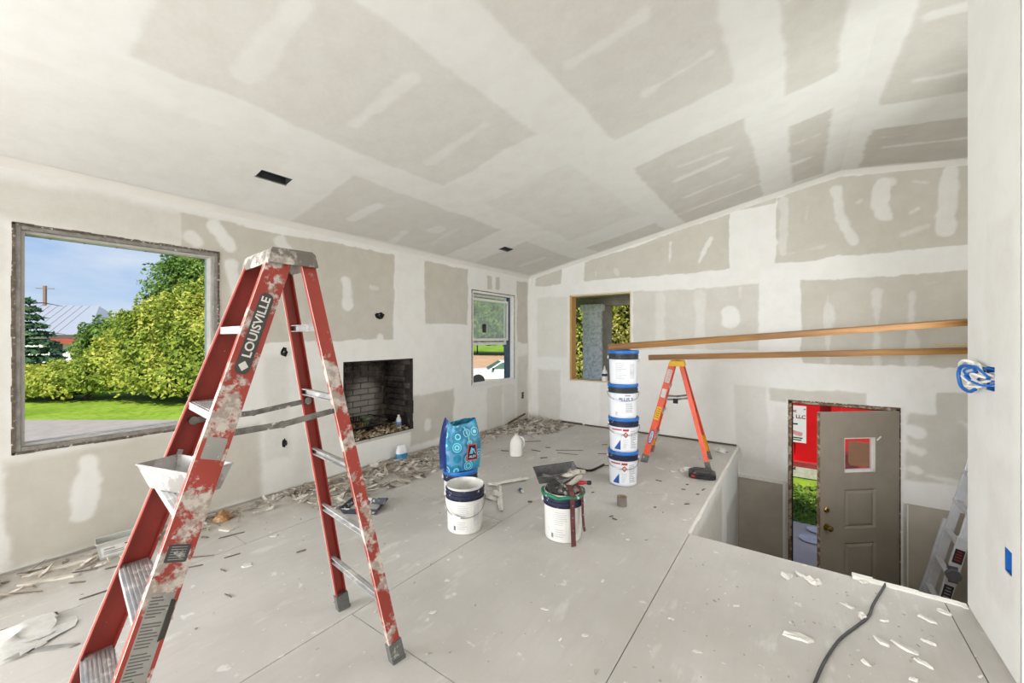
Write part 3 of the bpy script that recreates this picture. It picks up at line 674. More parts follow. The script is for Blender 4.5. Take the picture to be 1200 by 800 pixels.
def pot(nm, loc, rot, lab, r=.05, h=.10):
    f_ = MB(); f_.lathe([(r * .7, 0), (r * .95, h * .85), (r * 1.06, h * .86), (r * 1.08, h), (r * .98, h), (r * .9, h * .8), (r * .65, h * .05)], 20, cap1=True)
    o = f_.build(nm, M_gpot); o.location = loc; o.rotation_euler = rot; return tag(o, lab, 'pot')
pot('plastic_pot', (-.24, 2.52, z0 + .16), (1.3, 0, .4), 'dusty green plastic pot lying on its side in the grate', .055, .11)
pot('plastic_pot', (-.25, 2.83, z0 + .097), (0, 0, 0), 'dusty green plastic pot standing upright in the grate', .06, .10)
for i, (dx, dy, dz_) in enumerate(((-.02, -.02, 0), (.03, .06, .006), (-.03, .10, .0))):
    f_ = MB(); f_.lathe([(.012, 0), (.03, .012), (.034, .026), (.02, .04), (.004, .044)], 10)
    o = f_.build('leaf_clump', mat('orange_leaf', lin(178, 124, 56), .8, var=.4)); o.location = (-.2 + dx, 2.66 + dy, z0 + .098)
    tag(o, 'crumpled orange dead leaf lying in the grate basket', 'leaf', 'dead leaves in the grate')
bt = thing('water_bottle', 'small clear water bottle with blue label inside the fireplace', 'bottle', (-.085, 3.165, z0 + .004))
f_ = MB(); f_.lathe([(.028, 0), (.031, .008), (.031, .05), (.029, .055), (.031, .06), (.031, .12), (.022, .148), (.012, .158), (.012, .168)], 18); f_.build('body', mat('cloudy_clear_plastic', lin(205, 210, 210), .3, var=.05), bt)
f_ = MB(); f_.lathe([(.0318, .055), (.0318, .1)], 18, cap0=False, cap1=False); f_.build('label', mat('blue_label', lin(70, 130, 190), .5), bt)
f_ = MB(); f_.lathe([(.014, .166), (.014, .18), (.004, .181)], 14); f_.build('cap', mat('white_cap', lin(232, 232, 230), .4), bt)

# ================================================================== step ladders
M_alu = mat('dusty_aluminium', lin(188, 188, 188), .42, .55, var=.14, scale=16, spots=lin(226, 224, 220), spot_scale=14, spot_at=(.52, .62))
M_zinc = mat('grimy_zinc', lin(122, 120, 115), .5, .5, var=.3, scale=26, spots=lin(208, 204, 196), spot_scale=30, spot_at=(.60, .68))
M_white_ink = mat('white_print', lin(214, 212, 206), .6); M_black = mat('black_print', lin(38, 38, 40), .6); M_blue = mat('blue_print', lin(32, 84, 160), .5)
M_redprint = mat('red_print', lin(178, 40, 44), .6); M_greyprint = mat('grey_print', lin(150, 150, 152), .7)
MUD = lin(196, 190, 180)
def splat(name, col, a, bb, rough=.5):
    """fibreglass rail with dried joint compound on it"""
    m, t, b = base(name); oc = t.add('ShaderNodeTexCoord').outputs['Object']
    n0 = t.noise(oc, 5, 4, .6); c = t.mix(t.ramp(n0, .3, .7), tuple(x * .86 for x in col), tuple(min(1, x * 1.1) for x in col))
    n1 = t.noise(oc, 11, 6, .68); n2 = t.noise(oc, 32, 4, .6); n3 = t.noise(oc, 3.0, 2, .5)
    f = t.ramp(t.math('ADD', n1, t.math('MULTIPLY', t.math('SUBTRACT', n3, .5), .5)), a, bb)
    c = t.mix(t.math('MULTIPLY', f, .9), c, t.mix(t.ramp(n2, .4, .6), lin(160, 152, 142), lin(206, 200, 191)))
    c = t.mix(t.ramp(n2, .70, .73), c, lin(220, 215, 206))
    t.l.new(c, b.inputs['Base Color']); b.inputs['Roughness'].default_value = rough
    return m
M_redrail = splat('red_fibreglass_splashed', lin(158, 58, 47), .50, .58); M_redclean = splat('red_fibreglass', lin(146, 48, 38), .74, .80, .4)
M_orange = splat('orange_fibreglass', lin(232, 84, 44), .70, .74, .4)
M_capred = splat('mud_caked_cap', lin(112, 106, 98), .47, .58, .8)
M_yellow = mat('yellow_plastic', lin(236, 182, 32), .45, var=.08, spots=lin(200, 194, 184), spot_scale=24, spot_at=(.64, .68)); M_foot = mat('grey_metal_boot', lin(112, 114, 112), .5, .4, var=.2, spots=lin(190, 186, 178), spot_scale=20, spot_at=(.62, .68))
M_edgepale = mat('worn_pale_edge', lin(222, 196, 184), .6, var=.1)

def channel(name, a, b, side, w, fl, th, material, parent, edge=None):
    a = Vector(a); b = Vector(b); X = Vector((side, 0, 0)); d = (b - a).normalized(); p = d.cross(X).normalized(); mb = MB()
    mb.bar(a, b, w, th, (1, 0, 0))
    for s_ in (-1, 1):
        o_ = p * (s_ * (w / 2 - th / 2)) - X * (fl / 2)
        mb.bar(a + o_, b + o_, th, fl, (1, 0, 0))
    r = mb.build(name, material, parent)
    if edge:
        e_ = MB()
        for s_ in (-1, 1):
            o_ = p * (s_ * (w / 2 - th / 2 + .0006)) - X * (th * .2); e_.bar(a + o_, b + o_, th, th * .9, (1, 0, 0))
        e_.build('worn_edge', edge, r)
    return r
def stepladder(name, label, loc, rz, H, fr_top, fr_bot, re_top, re_bot, nsteps, w_f, w_r, cap, mats, frail_mat=None, rear_bars=True, group=None):
    """x across, front (steps) towards -y; rails given as (half width, y, z)"""
    L = thing(name, label, 'ladder', loc, rz, group)
    rail_m, rail_clean, cap_m, step_m, foot_m, edge_m = mats
    P2 = lambda t_, s_: Vector((t_[0] * s_, t_[1], t_[2]))
    rails = {}
    for s_ in (1, -1):
        rails['f', s_] = channel('front_rail', P2(fr_top, s_), P2(fr_bot, s_), s_, w_f, .03, .0045, rail_m if s_ > 0 else rail_clean, L, edge_m)
        rails['r', s_] = channel('rear_rail', P2(re_top, s_), P2(re_bot, s_), s_, w_r, .022, .0045, rail_m if s_ > 0 else rail_clean, L, edge_m)
    lerp = lambda A, B, z: [A[i] + (B[i] - A[i]) * ((A[2] - z) / (A[2] - B[2])) for i in range(3)]
    for i in range(nsteps):
        z = H * (i + 1) / (nsteps + 1) * .995
        f = lerp(fr_top, fr_bot, z); hw_ = f[0] - .004
        mb = MB(); mb.box(-hw_, hw_, f[1] - .040, f[1] + .042, z - .004, z)
        mb.box(-hw_, hw_, f[1] - .043, f[1] - .039, z - .026, z + .001); mb.box(-hw_, hw_, f[1] + .039, f[1] + .043, z - .022, z + .001)
        for k in range(7): yy = f[1] - .033 + k * .011; mb.box(-hw_ + .006, hw_ - .006, yy, yy + .005, z, z + .0022)
        mb.build('step', step_m, L)
        if rear_bars:
            r = lerp(re_top, re_bot, z); hw2 = r[0] - .004
            mb = MB(); mb.box(-hw2, hw2, r[1] - .004, r[1] - .001, z - .014, z + .014); mb.box(-hw2, hw2, r[1] - .022, r[1] - .002, z + .011, z + .014); mb.box(-hw2, hw2, r[1] - .02, r[1] - .002, z - .014, z - .011)
            mb.build('rear_brace', step_m, L)
    # gusset braces of the lowest step
    f = lerp(fr_top, fr_bot, H / (nsteps + 1)); g = lerp(fr_top, fr_bot, H / (nsteps + 1) - .14)
    for s_ in (1, -1):
        mb = MB(); mb.bar((s_ * (f[0] - .15), f[1], f[2] - .01), (s_ * (g[0] - .006), g[1], g[2]), .02, .004, (0, 0, 1)); mb.build('knee_brace', step_m, L)
    # cap: hollow top plate with tapered skirt
    cw, cdp, ch = cap; mb = MB()
    ring = lambda hx, hy, z: [(-hx, -hy, z), (hx, -hy, z), (hx, hy, z), (-hx, hy, z)]
    v = ring(cw / 2 - .008, cdp / 2 - .012, H) + ring(cw / 2, cdp / 2 - .002, H - .012) + ring(cw / 2 + .006, cdp / 2 + .008, H - ch) + ring(cw / 2 - .002, cdp / 2 + .0, H - ch) + ring(cw / 2 - .006, cdp / 2 - .012, H - .02)
    fs = [(0, 1, 2, 3)]
    for k in range(4):
        for i in range(4): j = (i + 1) % 4; fs.append((k * 4 + i, k * 4 + j, k * 4 + 4 + j, k * 4 + 4 + i))
    fs.append((16, 17, 18, 19)); mb.add(v, fs); c_ = mb.build('top_cap', cap_m, L, bevel=.004)
    for sx in (-.3, .3):
        mb = MB(); mb.lathe([(.011, 0), (.011, .0015)], 12, c=(cw * sx, 0, H)); mb.build('tool_hole', M_black, c_)
    # spreader bars, two hinged links each side
    zs = H * .62
    for s_ in (1, -1):
        a = Vector(lerp(fr_top, fr_bot, zs)); b = Vector(lerp(re_top, re_bot, zs + .03)); a.x = s_ * (a.x - .012); b.x = s_ * (b.x - .012); mid = a.lerp(b, .48) - Vector((0, 0, .012))
        mb = MB(); mb.bar(a, mid, .004, .022, (0, 0, 1)); mb.bar(mid, b, .004, .022, (0, 0, 1)); mb.lathe([(.013, -.006), (.013, .006)], 12, M=Matrix.Translation(mid) @ Matrix.Rotation(PI / 2, 4, 'Y'))
        mb.lathe([(.016, -.008), (.016, .008)], 12, M=Matrix.Translation(b) @ Matrix.Rotation(PI / 2, 4, 'Y')); mb.lathe([(.016, -.008), (.016, .008)], 12, M=Matrix.Translation(a) @ Matrix.Rotation(PI / 2, 4, 'Y'))
        mb.build('spreader', M_zinc, L)
    for key, A, B, w in (('f', fr_top, fr_bot, w_f), ('r', re_top, re_bot, w_r)):
        for s_ in (1, -1):
            b = P2(B, s_); a = P2(A, s_); d = (a - b).normalized(); q = b + d * .085; mb = MB()
            mb.bar(b - d * .002 + Vector((-s_ * .010, 0, 0)), q + Vector((-s_ * .010, 0, 0)), w + .010, .034, (1, 0, 0)); mb.box(b.x - s_ * .010 - .020, b.x - s_ * .010 + .020, b.y - w / 2 - .004, b.y + w / 2 + .006, 0.0, .014)
            mb.build('foot', foot_m, L)
    return L, rails
def on_rail(A, B, s_along, off=0.0):
    """frame on the outside of the near (+x) rail: x up along the rail, y across towards the front, z outward"""
    A = Vector(A); B = Vector(B); d = (B - A).normalized(); u = -d; o = A + d * s_along
    out = Vector((1, 0, 0)); out = (out - u * out.dot(u)).normalized(); yv = out.cross(u)
    M_ = Matrix.Identity(4); 
    for i in range(3): M_[i][0] = u[i]; M_[i][1] = yv[i]; M_[i][2] = out[i]; M_[i][3] = o[i] + out[i] * (.0024 + off)
    return M_
def rounded(w, h, r, n=5):
    p = []
    for cx, cy, a0 in ((w / 2 - r, h / 2 - r, 0), (-w / 2 + r, h / 2 - r, PI / 2), (-w / 2 + r, -h / 2 + r, PI), (w / 2 - r, -h / 2 + r, 1.5 * PI)):
        for k in range(n + 1): a = a0 + k * PI / 2 / n; p.append((cx + r * math.cos(a), cy + r * math.sin(a)))
    return p
def ellipse(a, b, n=24): return [(a * math.cos(2 * PI * i / n), b * math.sin(2 * PI * i / n)) for i in range(n)]

FT, FB, RT, RB = (.138, -.040, 1.70), (.285, -.60, .002), (.128, .062, 1.69), (.262, .385, .002)
RL, rr = stepladder('step_ladder', 'tall mud-splashed red fibreglass step ladder in the foreground', (2.098, .795, 0), math.radians(-6.5), 1.735, FT, FB, RT, RB, 5, .082, .050, (.315, .165, .062), (M_redrail, M_redclean, M_capred, M_alu, M_foot, M_edgepale))
M_plate = splat('scuffed_black_plate', lin(66, 66, 65), .62, .68, .5)
M_lab = splat('faded_paper_label', lin(150, 148, 143), .55, .66, .7)
nr = rr['f', 1]
Mx = on_rail(FT, FB, .30); mb = MB(); mb.prism(rounded(.30, .046, .02), 0, .0012, M=Mx); pl = mb.build('name_plate', M_plate, nr)
v, f = text_mesh('LOUISVILLE', .040, .0006, True); mb = MB(); k_ = .225 / (max(p[0] for p in v) - min(p[0] for p in v)); mb.add([(p[0] * k_ + .022, p[1], p[2] + .0018) for p in v], f, M=Mx); mb.build('lettering', M_white_ink, pl)
mb = MB(); mb.prism([(-.140, 0), (-.122, .016), (-.104, 0), (-.122, -.016)], .0013, .0020, M=Mx); mb.build('diamond_mark', M_white_ink, pl)
mb = MB(); mb.prism(rounded(.07, .058, .004), 0, .001, M=on_rail(FT, FB, .70)); mb.build('sticker', M_lab, nr)
mb = MB(); mb.prism(rounded(.05, .056, .004), 0, .001, M=on_rail(FT, FB, 1.01)); st = mb.build('sticker', M_plate, nr)
mb = MB()
for k in range(6):
    mb.cbox((.018 - k * .007, 0, .0012), (.002, .04, .0006), M=on_rail(FT, FB, 1.01))
mb.build('fine_print', M_greyprint, st)
mb = MB(); mb.prism(rounded(.235, .060, .004), 0, .001, M=on_rail(FT, FB, 1.235)); st = mb.build('warning_label', M_lab, nr)
mb = MB(); R_ = random.Random(4); Mx = on_rail(FT, FB, 1.235)
for k in range(26):
    x = .108 - k * .0085; w = R_.uniform(.02, .05)
    if R_.random() < .86: mb.cbox((x, .026 - w / 2, .0012), (.0030, w, .0006), M=Mx)
mb.build('fine_print', mat('faded_ink', lin(96, 94, 92), .7), st)
mb = MB(); mb.prism([(-.055, -.012), (.055, -.012), (.05, -.024), (-.045, -.026)], 0, .006, M=on_rail(FT, FB, 1.19, .001) @ Matrix.Translation((.0, -.012, 0))); mb.build('metal_clip', mat('dark_clip', lin(70, 68, 64), .5, .4), nr)
for k, (s_, yy, cc_) in enumerate(((1.435, .018, M_black), (1.43, .0, M_white_ink), (1.44, -.016, M_black))):
    mb = MB(); mb.prism(ellipse(.018, .0045, 10), 0, .0015, M=on_rail(FT, FB, s_) @ Matrix.Translation((0, yy, 0)) @ Matrix.Rotation((k - 1) * .5, 4, 'Z')); mb.build('paint_dab', cc_, nr)
# white tags on the far rail
mb = MB(); fr_ = rr['f', -1]
Af = Vector((-FT[0], FT[1], FT[2])); Bf = Vector((-FB[0], FB[1], FB[2])); d = (Bf - Af).normalized()
mb.bar(Af + d * .775 + Vector((.005, 0, 0)), Af + d * .835 + Vector((.005, 0, 0)), .016, .003, (1, 0, 0)); mb.build('rail_fitting', M_alu, fr_)

# mud pan resting on the third step
tr = thing('mud_tray', 'cloudy plastic mud tray lying on a step of the red ladder', 'tray', (2.045, .50, .866), math.radians(15))
M_cloud = mat('cloudy_plastic_muddy', lin(190, 188, 186), .35, var=.15, scale=18, spots=lin(160, 155, 148), spot_scale=11, spot_at=(.50, .58), alpha=.78)
def trough(mb, L, Wd, h, fl=.6, th=.003, M=None):
    o = [(-L / 2 * .82, -Wd / 2 * fl, 0), (L / 2 * .82, -Wd / 2 * fl, 0), (L / 2 * .82, Wd / 2 * fl, 0), (-L / 2 * .82, Wd / 2 * fl, 0), (-L / 2, -Wd / 2, h), (L / 2, -Wd / 2, h), (L / 2, Wd / 2, h), (-L / 2, Wd / 2, h)]
    sc = lambda p: (p[0] * (1 - 2 * th / L) if abs(p[0]) else 0, p[1] * (1 - 2 * th / Wd), p[2] + (th if p[2] == 0 else 0))
    v = o + [sc(p) for p in o]
    mb.add(v, [(0, 3, 2, 1), (0, 1, 5, 4), (1, 2, 6, 5), (2, 3, 7, 6), (3, 0, 4, 7), (8, 9, 10, 11), (8, 12, 13, 9), (9, 13, 14, 10), (10, 14, 15, 11), (11, 15, 12, 8), (4, 5, 13, 12), (5, 6, 14, 13), (6, 7, 15, 14), (7, 4, 12, 15)], M=M)
mb = MB(); trough(mb, .30, .13, .085, .62); mb.build('pan', M_cloud, tr, recalc=False)
mb = MB(); mb.tube([(-.15, -.065, .085), (.15, -.065, .085), (.15, .065, .085), (-.15, .065, .085)], .004, 6, closed=True); mb.build('rim', M_cloud, tr)
mb = MB(); mb.prism([(-.10, -.035), (.11, -.035), (.11, .035), (-.06, .03)], .010, .03); mb.build('paper_wad', mat('printed_paper', lin(214, 214, 218), .8, var=.12, scale=60), tr)

# orange ladder carrying the board
FT2, FB2, RT2, RB2 = (.115, -.045, 1.11), (.245, -.33, .002), (.105, .040, 1.11), (.235, .325, .002)
OL, r2 = stepladder('step_ladder', 'short orange step ladder with yellow cap holding up a board', (2.685, 4.86, 0), math.radians(-81.5), 1.138, FT2, FB2, RT2, RB2, 3, .066, .044, (.27, .15, .062), (M_orange, M_orange, M_yellow, M_alu, M_foot, None))
nr = r2['f', 1]
mb = MB(); mb.prism(ellipse(.085, .024), 0, .001, M=on_rail(FT2, FB2, .86)); st = mb.build('logo_oval', M_blue, nr)
mb = MB(); mb.prism(ellipse(.070, .017), .001, .0016, M=on_rail(FT2, FB2, .86)); mb.build('logo_field', M_white_ink, st)
v, f = text_mesh('WERNER', .026, .0003, True); mb = MB(); mb.add([(p[0], p[1], p[2] + .0020) for p in v], f, M=on_rail(FT2, FB2, .86)); mb.build('lettering', M_blue, st)
mb = MB(); mb.prism(rounded(.15, .05, .004), 0, .001, M=on_rail(FT2, FB2, .15)); st = mb.build('sticker', M_white_ink, nr)
mb = MB()
for k in range(9): mb.cbox((.06 - k * .015, 0, .0012), (.004, .04, .0006), M=on_rail(FT2, FB2, .15))
mb.build('fine_print', M_redprint, st)
mb = MB(); mb.prism(rounded(.10, .048, .004), 0, .001, M=on_rail(FT2, FB2, .35)); mb.build('sticker', M_white_ink, nr)
mb = MB(); mb.prism(rounded(.15, .050, .004), 0, .001, M=on_rail(FT2, FB2, .585)); st = mb.build('sticker', M_yellow, nr)
mb = MB()
for k in range(5): mb.cbox((.05 - k * .024, 0, .0012), (.005, .036, .0006), M=on_rail(FT2, FB2, .585))
mb.build('fine_print', M_black, st)
for key in (('f', -1), ('r', -1)):
    A, B = (FT2, FB2) if key[0] == 'f' else (RT2, RB2); a = Vector((-A[0], A[1], A[2])); b = Vector((-B[0], B[1], B[2])); q = b.lerp(a, .24)
    mb = MB(); mb.bar(b.lerp(a, .06) + Vector((.004, 0, 0)), q + Vector((.004, 0, 0)), .05, .006, (1, 0, 0)); mb.build('yellow_guard', M_yellow, r2[key])
mb = MB(); mb.cbox((0.19, -.005, .70), (.006, .05, .055)); mb.build('spreader_tag', M_black, OL)

# ================================================================== aluminium ladder in the entry
M_al2 = mat('bright_aluminium', lin(204, 206, 210), .35, .25, var=.08, scale=8)
AL = thing('multi_ladder', 'aluminium articulated ladder leaning against the wall beside the door', 'ladder', (4.75, 5.2, -1.42))
def lrail(yb, yt, x_at, z):  # point on a rail
    return None
def AP(s_, z):   # s_ 0 far rail, 1 near rail ; leaning towards +x
    x = 4.715 + (z + 1.42) * .212; half = .24 - (z + 1.42) * .028
    return Vector((x - 4.75, (5.22 - 5.2) + (half if s_ == 0 else -half), z + 1.42))
for s_ in (0, 1):
    mb = MB(); mb.bar(AP(s_, -1.41), AP(s_, -.30), .030, .075, (1, 0, 0)); r_ = mb.build('lower_rail', M_al2, AL, bevel=.004)
    mb = MB(); o_ = Vector((.012, .034 if s_ else -.034, 0)); mb.bar(AP(s_, -1.36) + o_, AP(s_, 1.22) + o_, .024, .062, (1, 0, 0)); r2_ = mb.build('inner_rail', M_al2, AL, bevel=.004)
    if s_:
        R_ = random.Random(2)
        for z0_, z1_, mm in ((-1.0, -.86, M_black), (-.85, -.72, M_black), (-.52, -.40, M_black), (.10, .18, M_black), (.20, .26, M_white_ink)):
            a, b = AP(1, z0_), AP(1, z1_); mb = MB(); n_ = Vector((0, -.0165, 0)); mb.bar(a + n_, b + n_, .003, .058, (1, 0, 0)); st = mb.build('sticker', mm, r_ if z1_ < -.3 else r2_)
            mb = MB(); L_ = (b - a)
            for k in range(4): mb.bar(a + L_ * (.2 + .2 * k) + n_ * 1.13, a + L_ * (.26 + .2 * k) + n_ * 1.13, .001, R_.uniform(.02, .045), (1, 0, 0))
            mb.build('print', M_redprint if mm is M_black and z0_ > -.6 else M_greyprint, st)
for i in range(8):
    z = -1.22 + i * .28; a, b = AP(0, z), AP(1, z)
    mb = MB(); mb.bar(a, b, .042, .028, (0, 0, 1)); 
    for k in (-1, 0, 1): mb.bar(a + Vector((k * .013, 0, .015)), b + Vector((k * .013, 0, .015)), .005, .004, (0, 0, 1))
    mb.build('rung', M_al2, AL)
c_ = AP(1, -.62); mb = MB(); mb.lathe([(.045, -.02), (.05, -.012), (.05, .012), (.045, .02)], 20, M=Matrix.Translation(c_ + Vector((0, -.03, 0))) @ Matrix.Rotation(PI / 2, 4, 'X')); mb.box(-.03, .03, -.02, .02, -.07, .07, M=Matrix.Translation(c_)); mb.build('hinge_lock', mat('grey_hinge_plastic', lin(92, 94, 98), .5), AL)
for s_ in (0, 1):
    p_ = AP(s_, -1.41); mb = MB(); mb.box(p_.x - .05, p_.x + .05, p_.y - .022, p_.y + .022, 0, .03); mb.build('rubber_foot', M_black, AL)

# ================================================================== boards
m, t, b = base('stained_board'); oc = t.add('ShaderNodeTexCoord').outputs['Object']
g = t.noise(oc, 1.0, 5, .6, (1.6, 40, 40)); g2 = t.noise(oc, 1.0, 3, .5, (.9, 7, 7))
c = t.mix(t.ramp(g, .3, .7), lin(124, 84, 40), lin(168, 122, 62)); c = t.mix(t.math('MULTIPLY', t.ramp(g2, .5, .7), .6), c, lin(104, 70, 36))
t.l.new(c, b.inputs['Base Color']); b.inputs['Roughness'].default_value = .5
M_board = m
def board(label, a, b_, w, h, roll=0.0, material=M_board):
    a = Vector(a); b_ = Vector(b_); d = b_ - a; L = d.length
    mb = MB(); n = 10
    mb.box(0, L, -w / 2, w / 2, -h / 2, h / 2); o = mb.build('board', material, bevel=.003)
    o.location = a; o.rotation_euler = (d.to_track_quat('X', 'Z') @ Euler((roll, 0, 0)).to_quaternion()).to_euler()
    return tag(o, label, 'board', 'long boards on buckets and ladder')
board('long brown board resting on top of the bucket stack', (2.30, 3.765, 1.302), (5.27, 5.20, 1.553), .10, .050, .10)
board('lower brown board lying across the yellow cap of the orange ladder', (2.40, 4.72, 1.166), (5.24, 5.475, 1.285), .09, .058, 0)
board('pale thin board peeking out above the lower brown board', (4.86, 5.42, 1.325), (5.28, 5.545, 1.347), .08, .018, 0, M_palewood)
f_ = MB(); f_.box(5.20, 5.302, 5.06, 5.30, 1.40, 1.515); f_.box(5.20, 5.302, 5.34, 5.66, 1.15, 1.252); struct(f_.build('trim_3', M_pine))

# ================================================================== buckets
M_bw = mat('white_bucket_plastic', lin(228, 227, 222), .42, var=.04, scale=7, spots=lin(206, 202, 194), spot_scale=10, spot_at=(.56, .64))
M_bws = mat('blue_white_bucket', lin(222, 225, 230), .4, var=.04, scale=7)
M_collar_navy = mat('navy_collar_splashed', lin(38, 42, 66), .5, var=.2, spots=lin(214, 210, 204), spot_scale=26, spot_at=(.63, .66))
M_collar_black = mat('black_collar', lin(50, 54, 56), .5, var=.2, spots=lin(170, 166, 160), spot_scale=30, spot_at=(.68, .71))
M_lid = mat('blue_lid', lin(38, 106, 182), .4, var=.12, spots=lin(200, 205, 210), spot_scale=22, spot_at=(.68, .72))
M_bandblue = mat('blue_ring', lin(54, 96, 168), .5, var=.1)
M_wire = mat('steel_wire', lin(150, 148, 144), .35, .8)
M_in = mat('mud_streaked_inside', lin(224, 222, 216), .6, var=.06, spots=lin(58, 56, 60), spot_scale=17, spot_at=(.63, .66))
R0, R1, BH = .127, .134, .325
def bucket(label, loc, rz, collar, body, lid, decals='plain', handle=(1, .10), group=None, z=0.0):
    """rz: angle of the side turned to the room's middle (local -y)"""
    B = thing('bucket', label, 'bucket', (loc[0], loc[1], z), rz, group)
    mb = MB()
    prof = [(R0 - .008, .0), (R0 - .002, .004), (R0, .012), (R1, .245)]
    if lid: mb.lathe(prof + [(R1, .30)], 40)
    else: mb.lathe(prof + [(R1, .318), (R1 + .004, BH), (R1 - .003, BH + .001), (R1 - .006, BH - .006), (R0 - .008, .02), (.002, .018)], 40, cap1=True)
    mb.build('body', body, B)
    if not lid:
        mb = MB(); mb.lathe([(R1 - .0065, BH - .012), (R0 - .0065, .06)], 40, cap0=False, cap1=False); mb.build('inner_coating', M_in, B, recalc=False)
    mb = MB(); mb.lathe([(R1 + .0005, .238), (R1 + .008, .240), (R1 + .008, .247), (R1 + .002, .249), (R1 + .002, .266), (R1 + .008, .268), (R1 + .008, .275), (R1 + .003, .277), (R1 + .003, .296), (R1 + .009, .298), (R1 + .009, .306), (R1 + .003, .310), (R1 + .0005, .311)], 40, cap0=False, cap1=False); mb.build('collar', collar, B)
    if lid:
        mb = MB(); mb.lathe([(R1 + .010, .294), (R1 + .011, .300), (R1 + .011, .318), (R1 + .006, .324), (R1 - .004, .324), (R1 - .006, .317), (.002, .316)], 40, cap0=True); mb.build('lid', lid, B)
    side, sag = handle
    pts = []
    for i in range(17):
        a = -PI / 2 * side + (i / 16 - .5) * PI * .98; q = abs(i / 16 - .5) * 2; rr = R1 + .012 + .016 * (1 - q ** 2); pts.append((rr * math.cos(a), rr * math.sin(a), .255 - sag * (1 - q ** 2.2)))
    mb = MB(); mb.tube(pts, .0028, 6); h_ = mb.build('handle', M_wire, B)
    if decals != 'stack':
        mb = MB(); mid = pts[5:8]; mb.tube([Vector(p) for p in mid], .009, 8); mb.build('grip', body, h_)
    for sx in (-1, 1):
        mb = MB(); mb.lathe([(.018, 0), (.018, .008), (.010, .014)], 14, M=Matrix.Translation((sx * (R1 + .004), 0, .255)) @ Matrix.Rotation(sx * PI / 2, 4, 'Y')); mb.build('ear', body if decals != 'stack' else collar, B)
    r = R1 + .0006
    def patch(nm, a0, a1, z0, z1, mt, par=B, th=.0006):
        mb = MB(); arc_patch(mb, r, -PI / 2 + a0, -PI / 2 + a1, z0, z1, 8, th); return mb.build(nm, mt, par)
    def lines(a0, a1, z0, z1, n, mt, par, seed=1):
        R_ = random.Random(seed); mb = MB()
        for k in range(n):
            zz = z1 - (k + .5) * (z1 - z0) / n; w = (a1 - a0) * R_.uniform(.55, 1)
            arc_patch(mb, r + .0006, -PI / 2 + a0, -PI / 2 + a0 + w, zz - (z1 - z0) / n * .18, zz + (z1 - z0) / n * .18, 6, .0004)
        return mb.build('fine_print', mt, par)
    def words(s_, size, a, z, mt, par, bold=True):
        v, f = text_mesh(s_, size, .0003, bold); mb = MB(); mb.add(wrap([(p[0], p[1], p[2] + .0010) for p in v], r, -PI / 2 + a, z), f); return mb.build('lettering', mt, par)
    faint = mat('faint_grey_print', lin(196, 197, 198), .6)
    if decals == 'plain':
        l = patch('label', -.75, .9, .03, .225, mat('off_white_label', lin(222, 221, 216), .5, var=.02))
        lines(-.45, .35, .12, .215, 7, faint, l, 3); lines(-.45, .3, .04, .10, 4, faint, l, 4); patch('barcode_panel', .45, .80, .06, .21, mat('pale_grey_panel', lin(208, 209, 208), .5), l, .001)
        mb = MB(); 
        for k, (aa, zz) in enumerate(((-.62, .052), (-.56, .05))): arc_patch(mb, r + .0008, -PI / 2 + aa, -PI / 2 + aa + .04, zz - .016, zz + .014, 3, .0005)
        mb.build('black_mark', M_black, l)
    elif decals == 'hazard':
        l = patch('label', -1.0, 1.0, .02, .228, mat('crisp_white_label', lin(228, 230, 234), .45, var=.02))
        patch('red_stripe', -.95, -.18, .208, .220, M_redprint, l, .0011)
        mb = MB()
        for q_ in range(10): arc_patch(mb, r + .0006, -PI / 2 + (-.095 + q_ * .006) / r, -PI / 2 + (-.089 + q_ * .006) / r, .03, .034 + .085 * (q_ + 1) / 10, 1, .0005)
        mb.build('blue_triangle', M_blue, l)
        mb = MB(); pts = [(0, .14), (.026, .168), (.0, .196), (-.026, .168)]
        mb.add(wrap([(x + .012, y, .0010) for x, y in pts] + [(x + .012, y, .0018) for x, y in pts], r, -PI / 2, 0), [(4, 5, 6, 7), (0, 1, 5, 4), (1, 2, 6, 5), (2, 3, 7, 6), (3, 0, 4, 7)]); mb.build('hazard_diamond', M_redprint, l)
        mb = MB(); pts = [(0, .153), (.014, .168), (.0, .183), (-.014, .168)]
        mb.add(wrap([(x + .012, y, .0012) for x, y in pts] + [(x + .012, y, .0023) for x, y in pts], r, -PI / 2, 0), [(4, 5, 6, 7), (0, 1, 5, 4), (1, 2, 6, 5), (2, 3, 7, 6), (3, 0, 4, 7)]); mb.build('hazard_symbol', M_white_ink, l)
        patch('red_stripe', -.10, .30, .203, .222, M_redprint, l, .0011)
        lines(.42, .92, .04, .21, 11, M_greyprint, l, 5); lines(-.1, .3, .04, .13, 5, faint, l, 6)
    elif decals == 'plus':
        l = patch('label', -1.0, 1.0, .02, .228, mat('crisp_white_label', lin(228, 230, 234), .45, var=.02))
        words('PLUS 3', .046, .14, .180, M_blue, l); patch('red_stripe', .05, .45, .214, .221, M_redprint, l, .0011); lines(.1, .62, .06, .15, 6, M_greyprint, l, 5); lines(-.62, -.4, .03, .07, 4, M_greyprint, l, 8)
    else:
        l = patch('label', -.9, 1.0, .02, .228, mat('crisp_white_label', lin(228, 230, 234), .45, var=.02))
        lines(-.5, .3, .05, .21, 9, faint, l, 9); patch('barcode_panel', .5, .85, .06, .2, mat('pale_grey_panel', lin(208, 209, 208), .5), l, .001)
    return B
def face(loc): # turn local -y towards the middle of the room where one stands looking at it
    return math.atan2(-loc[1], CAMX - loc[0]) + PI / 2
bB = (1.807, 2.239); bC = (2.452, 2.555); bA = (1.527, 2.493); bS = (2.428, 3.818)
bucket('open white bucket with navy collar and mud inside, in front of the blue bag', bB, face(bB), M_collar_navy, M_bw, None, 'plain', (1, .12))
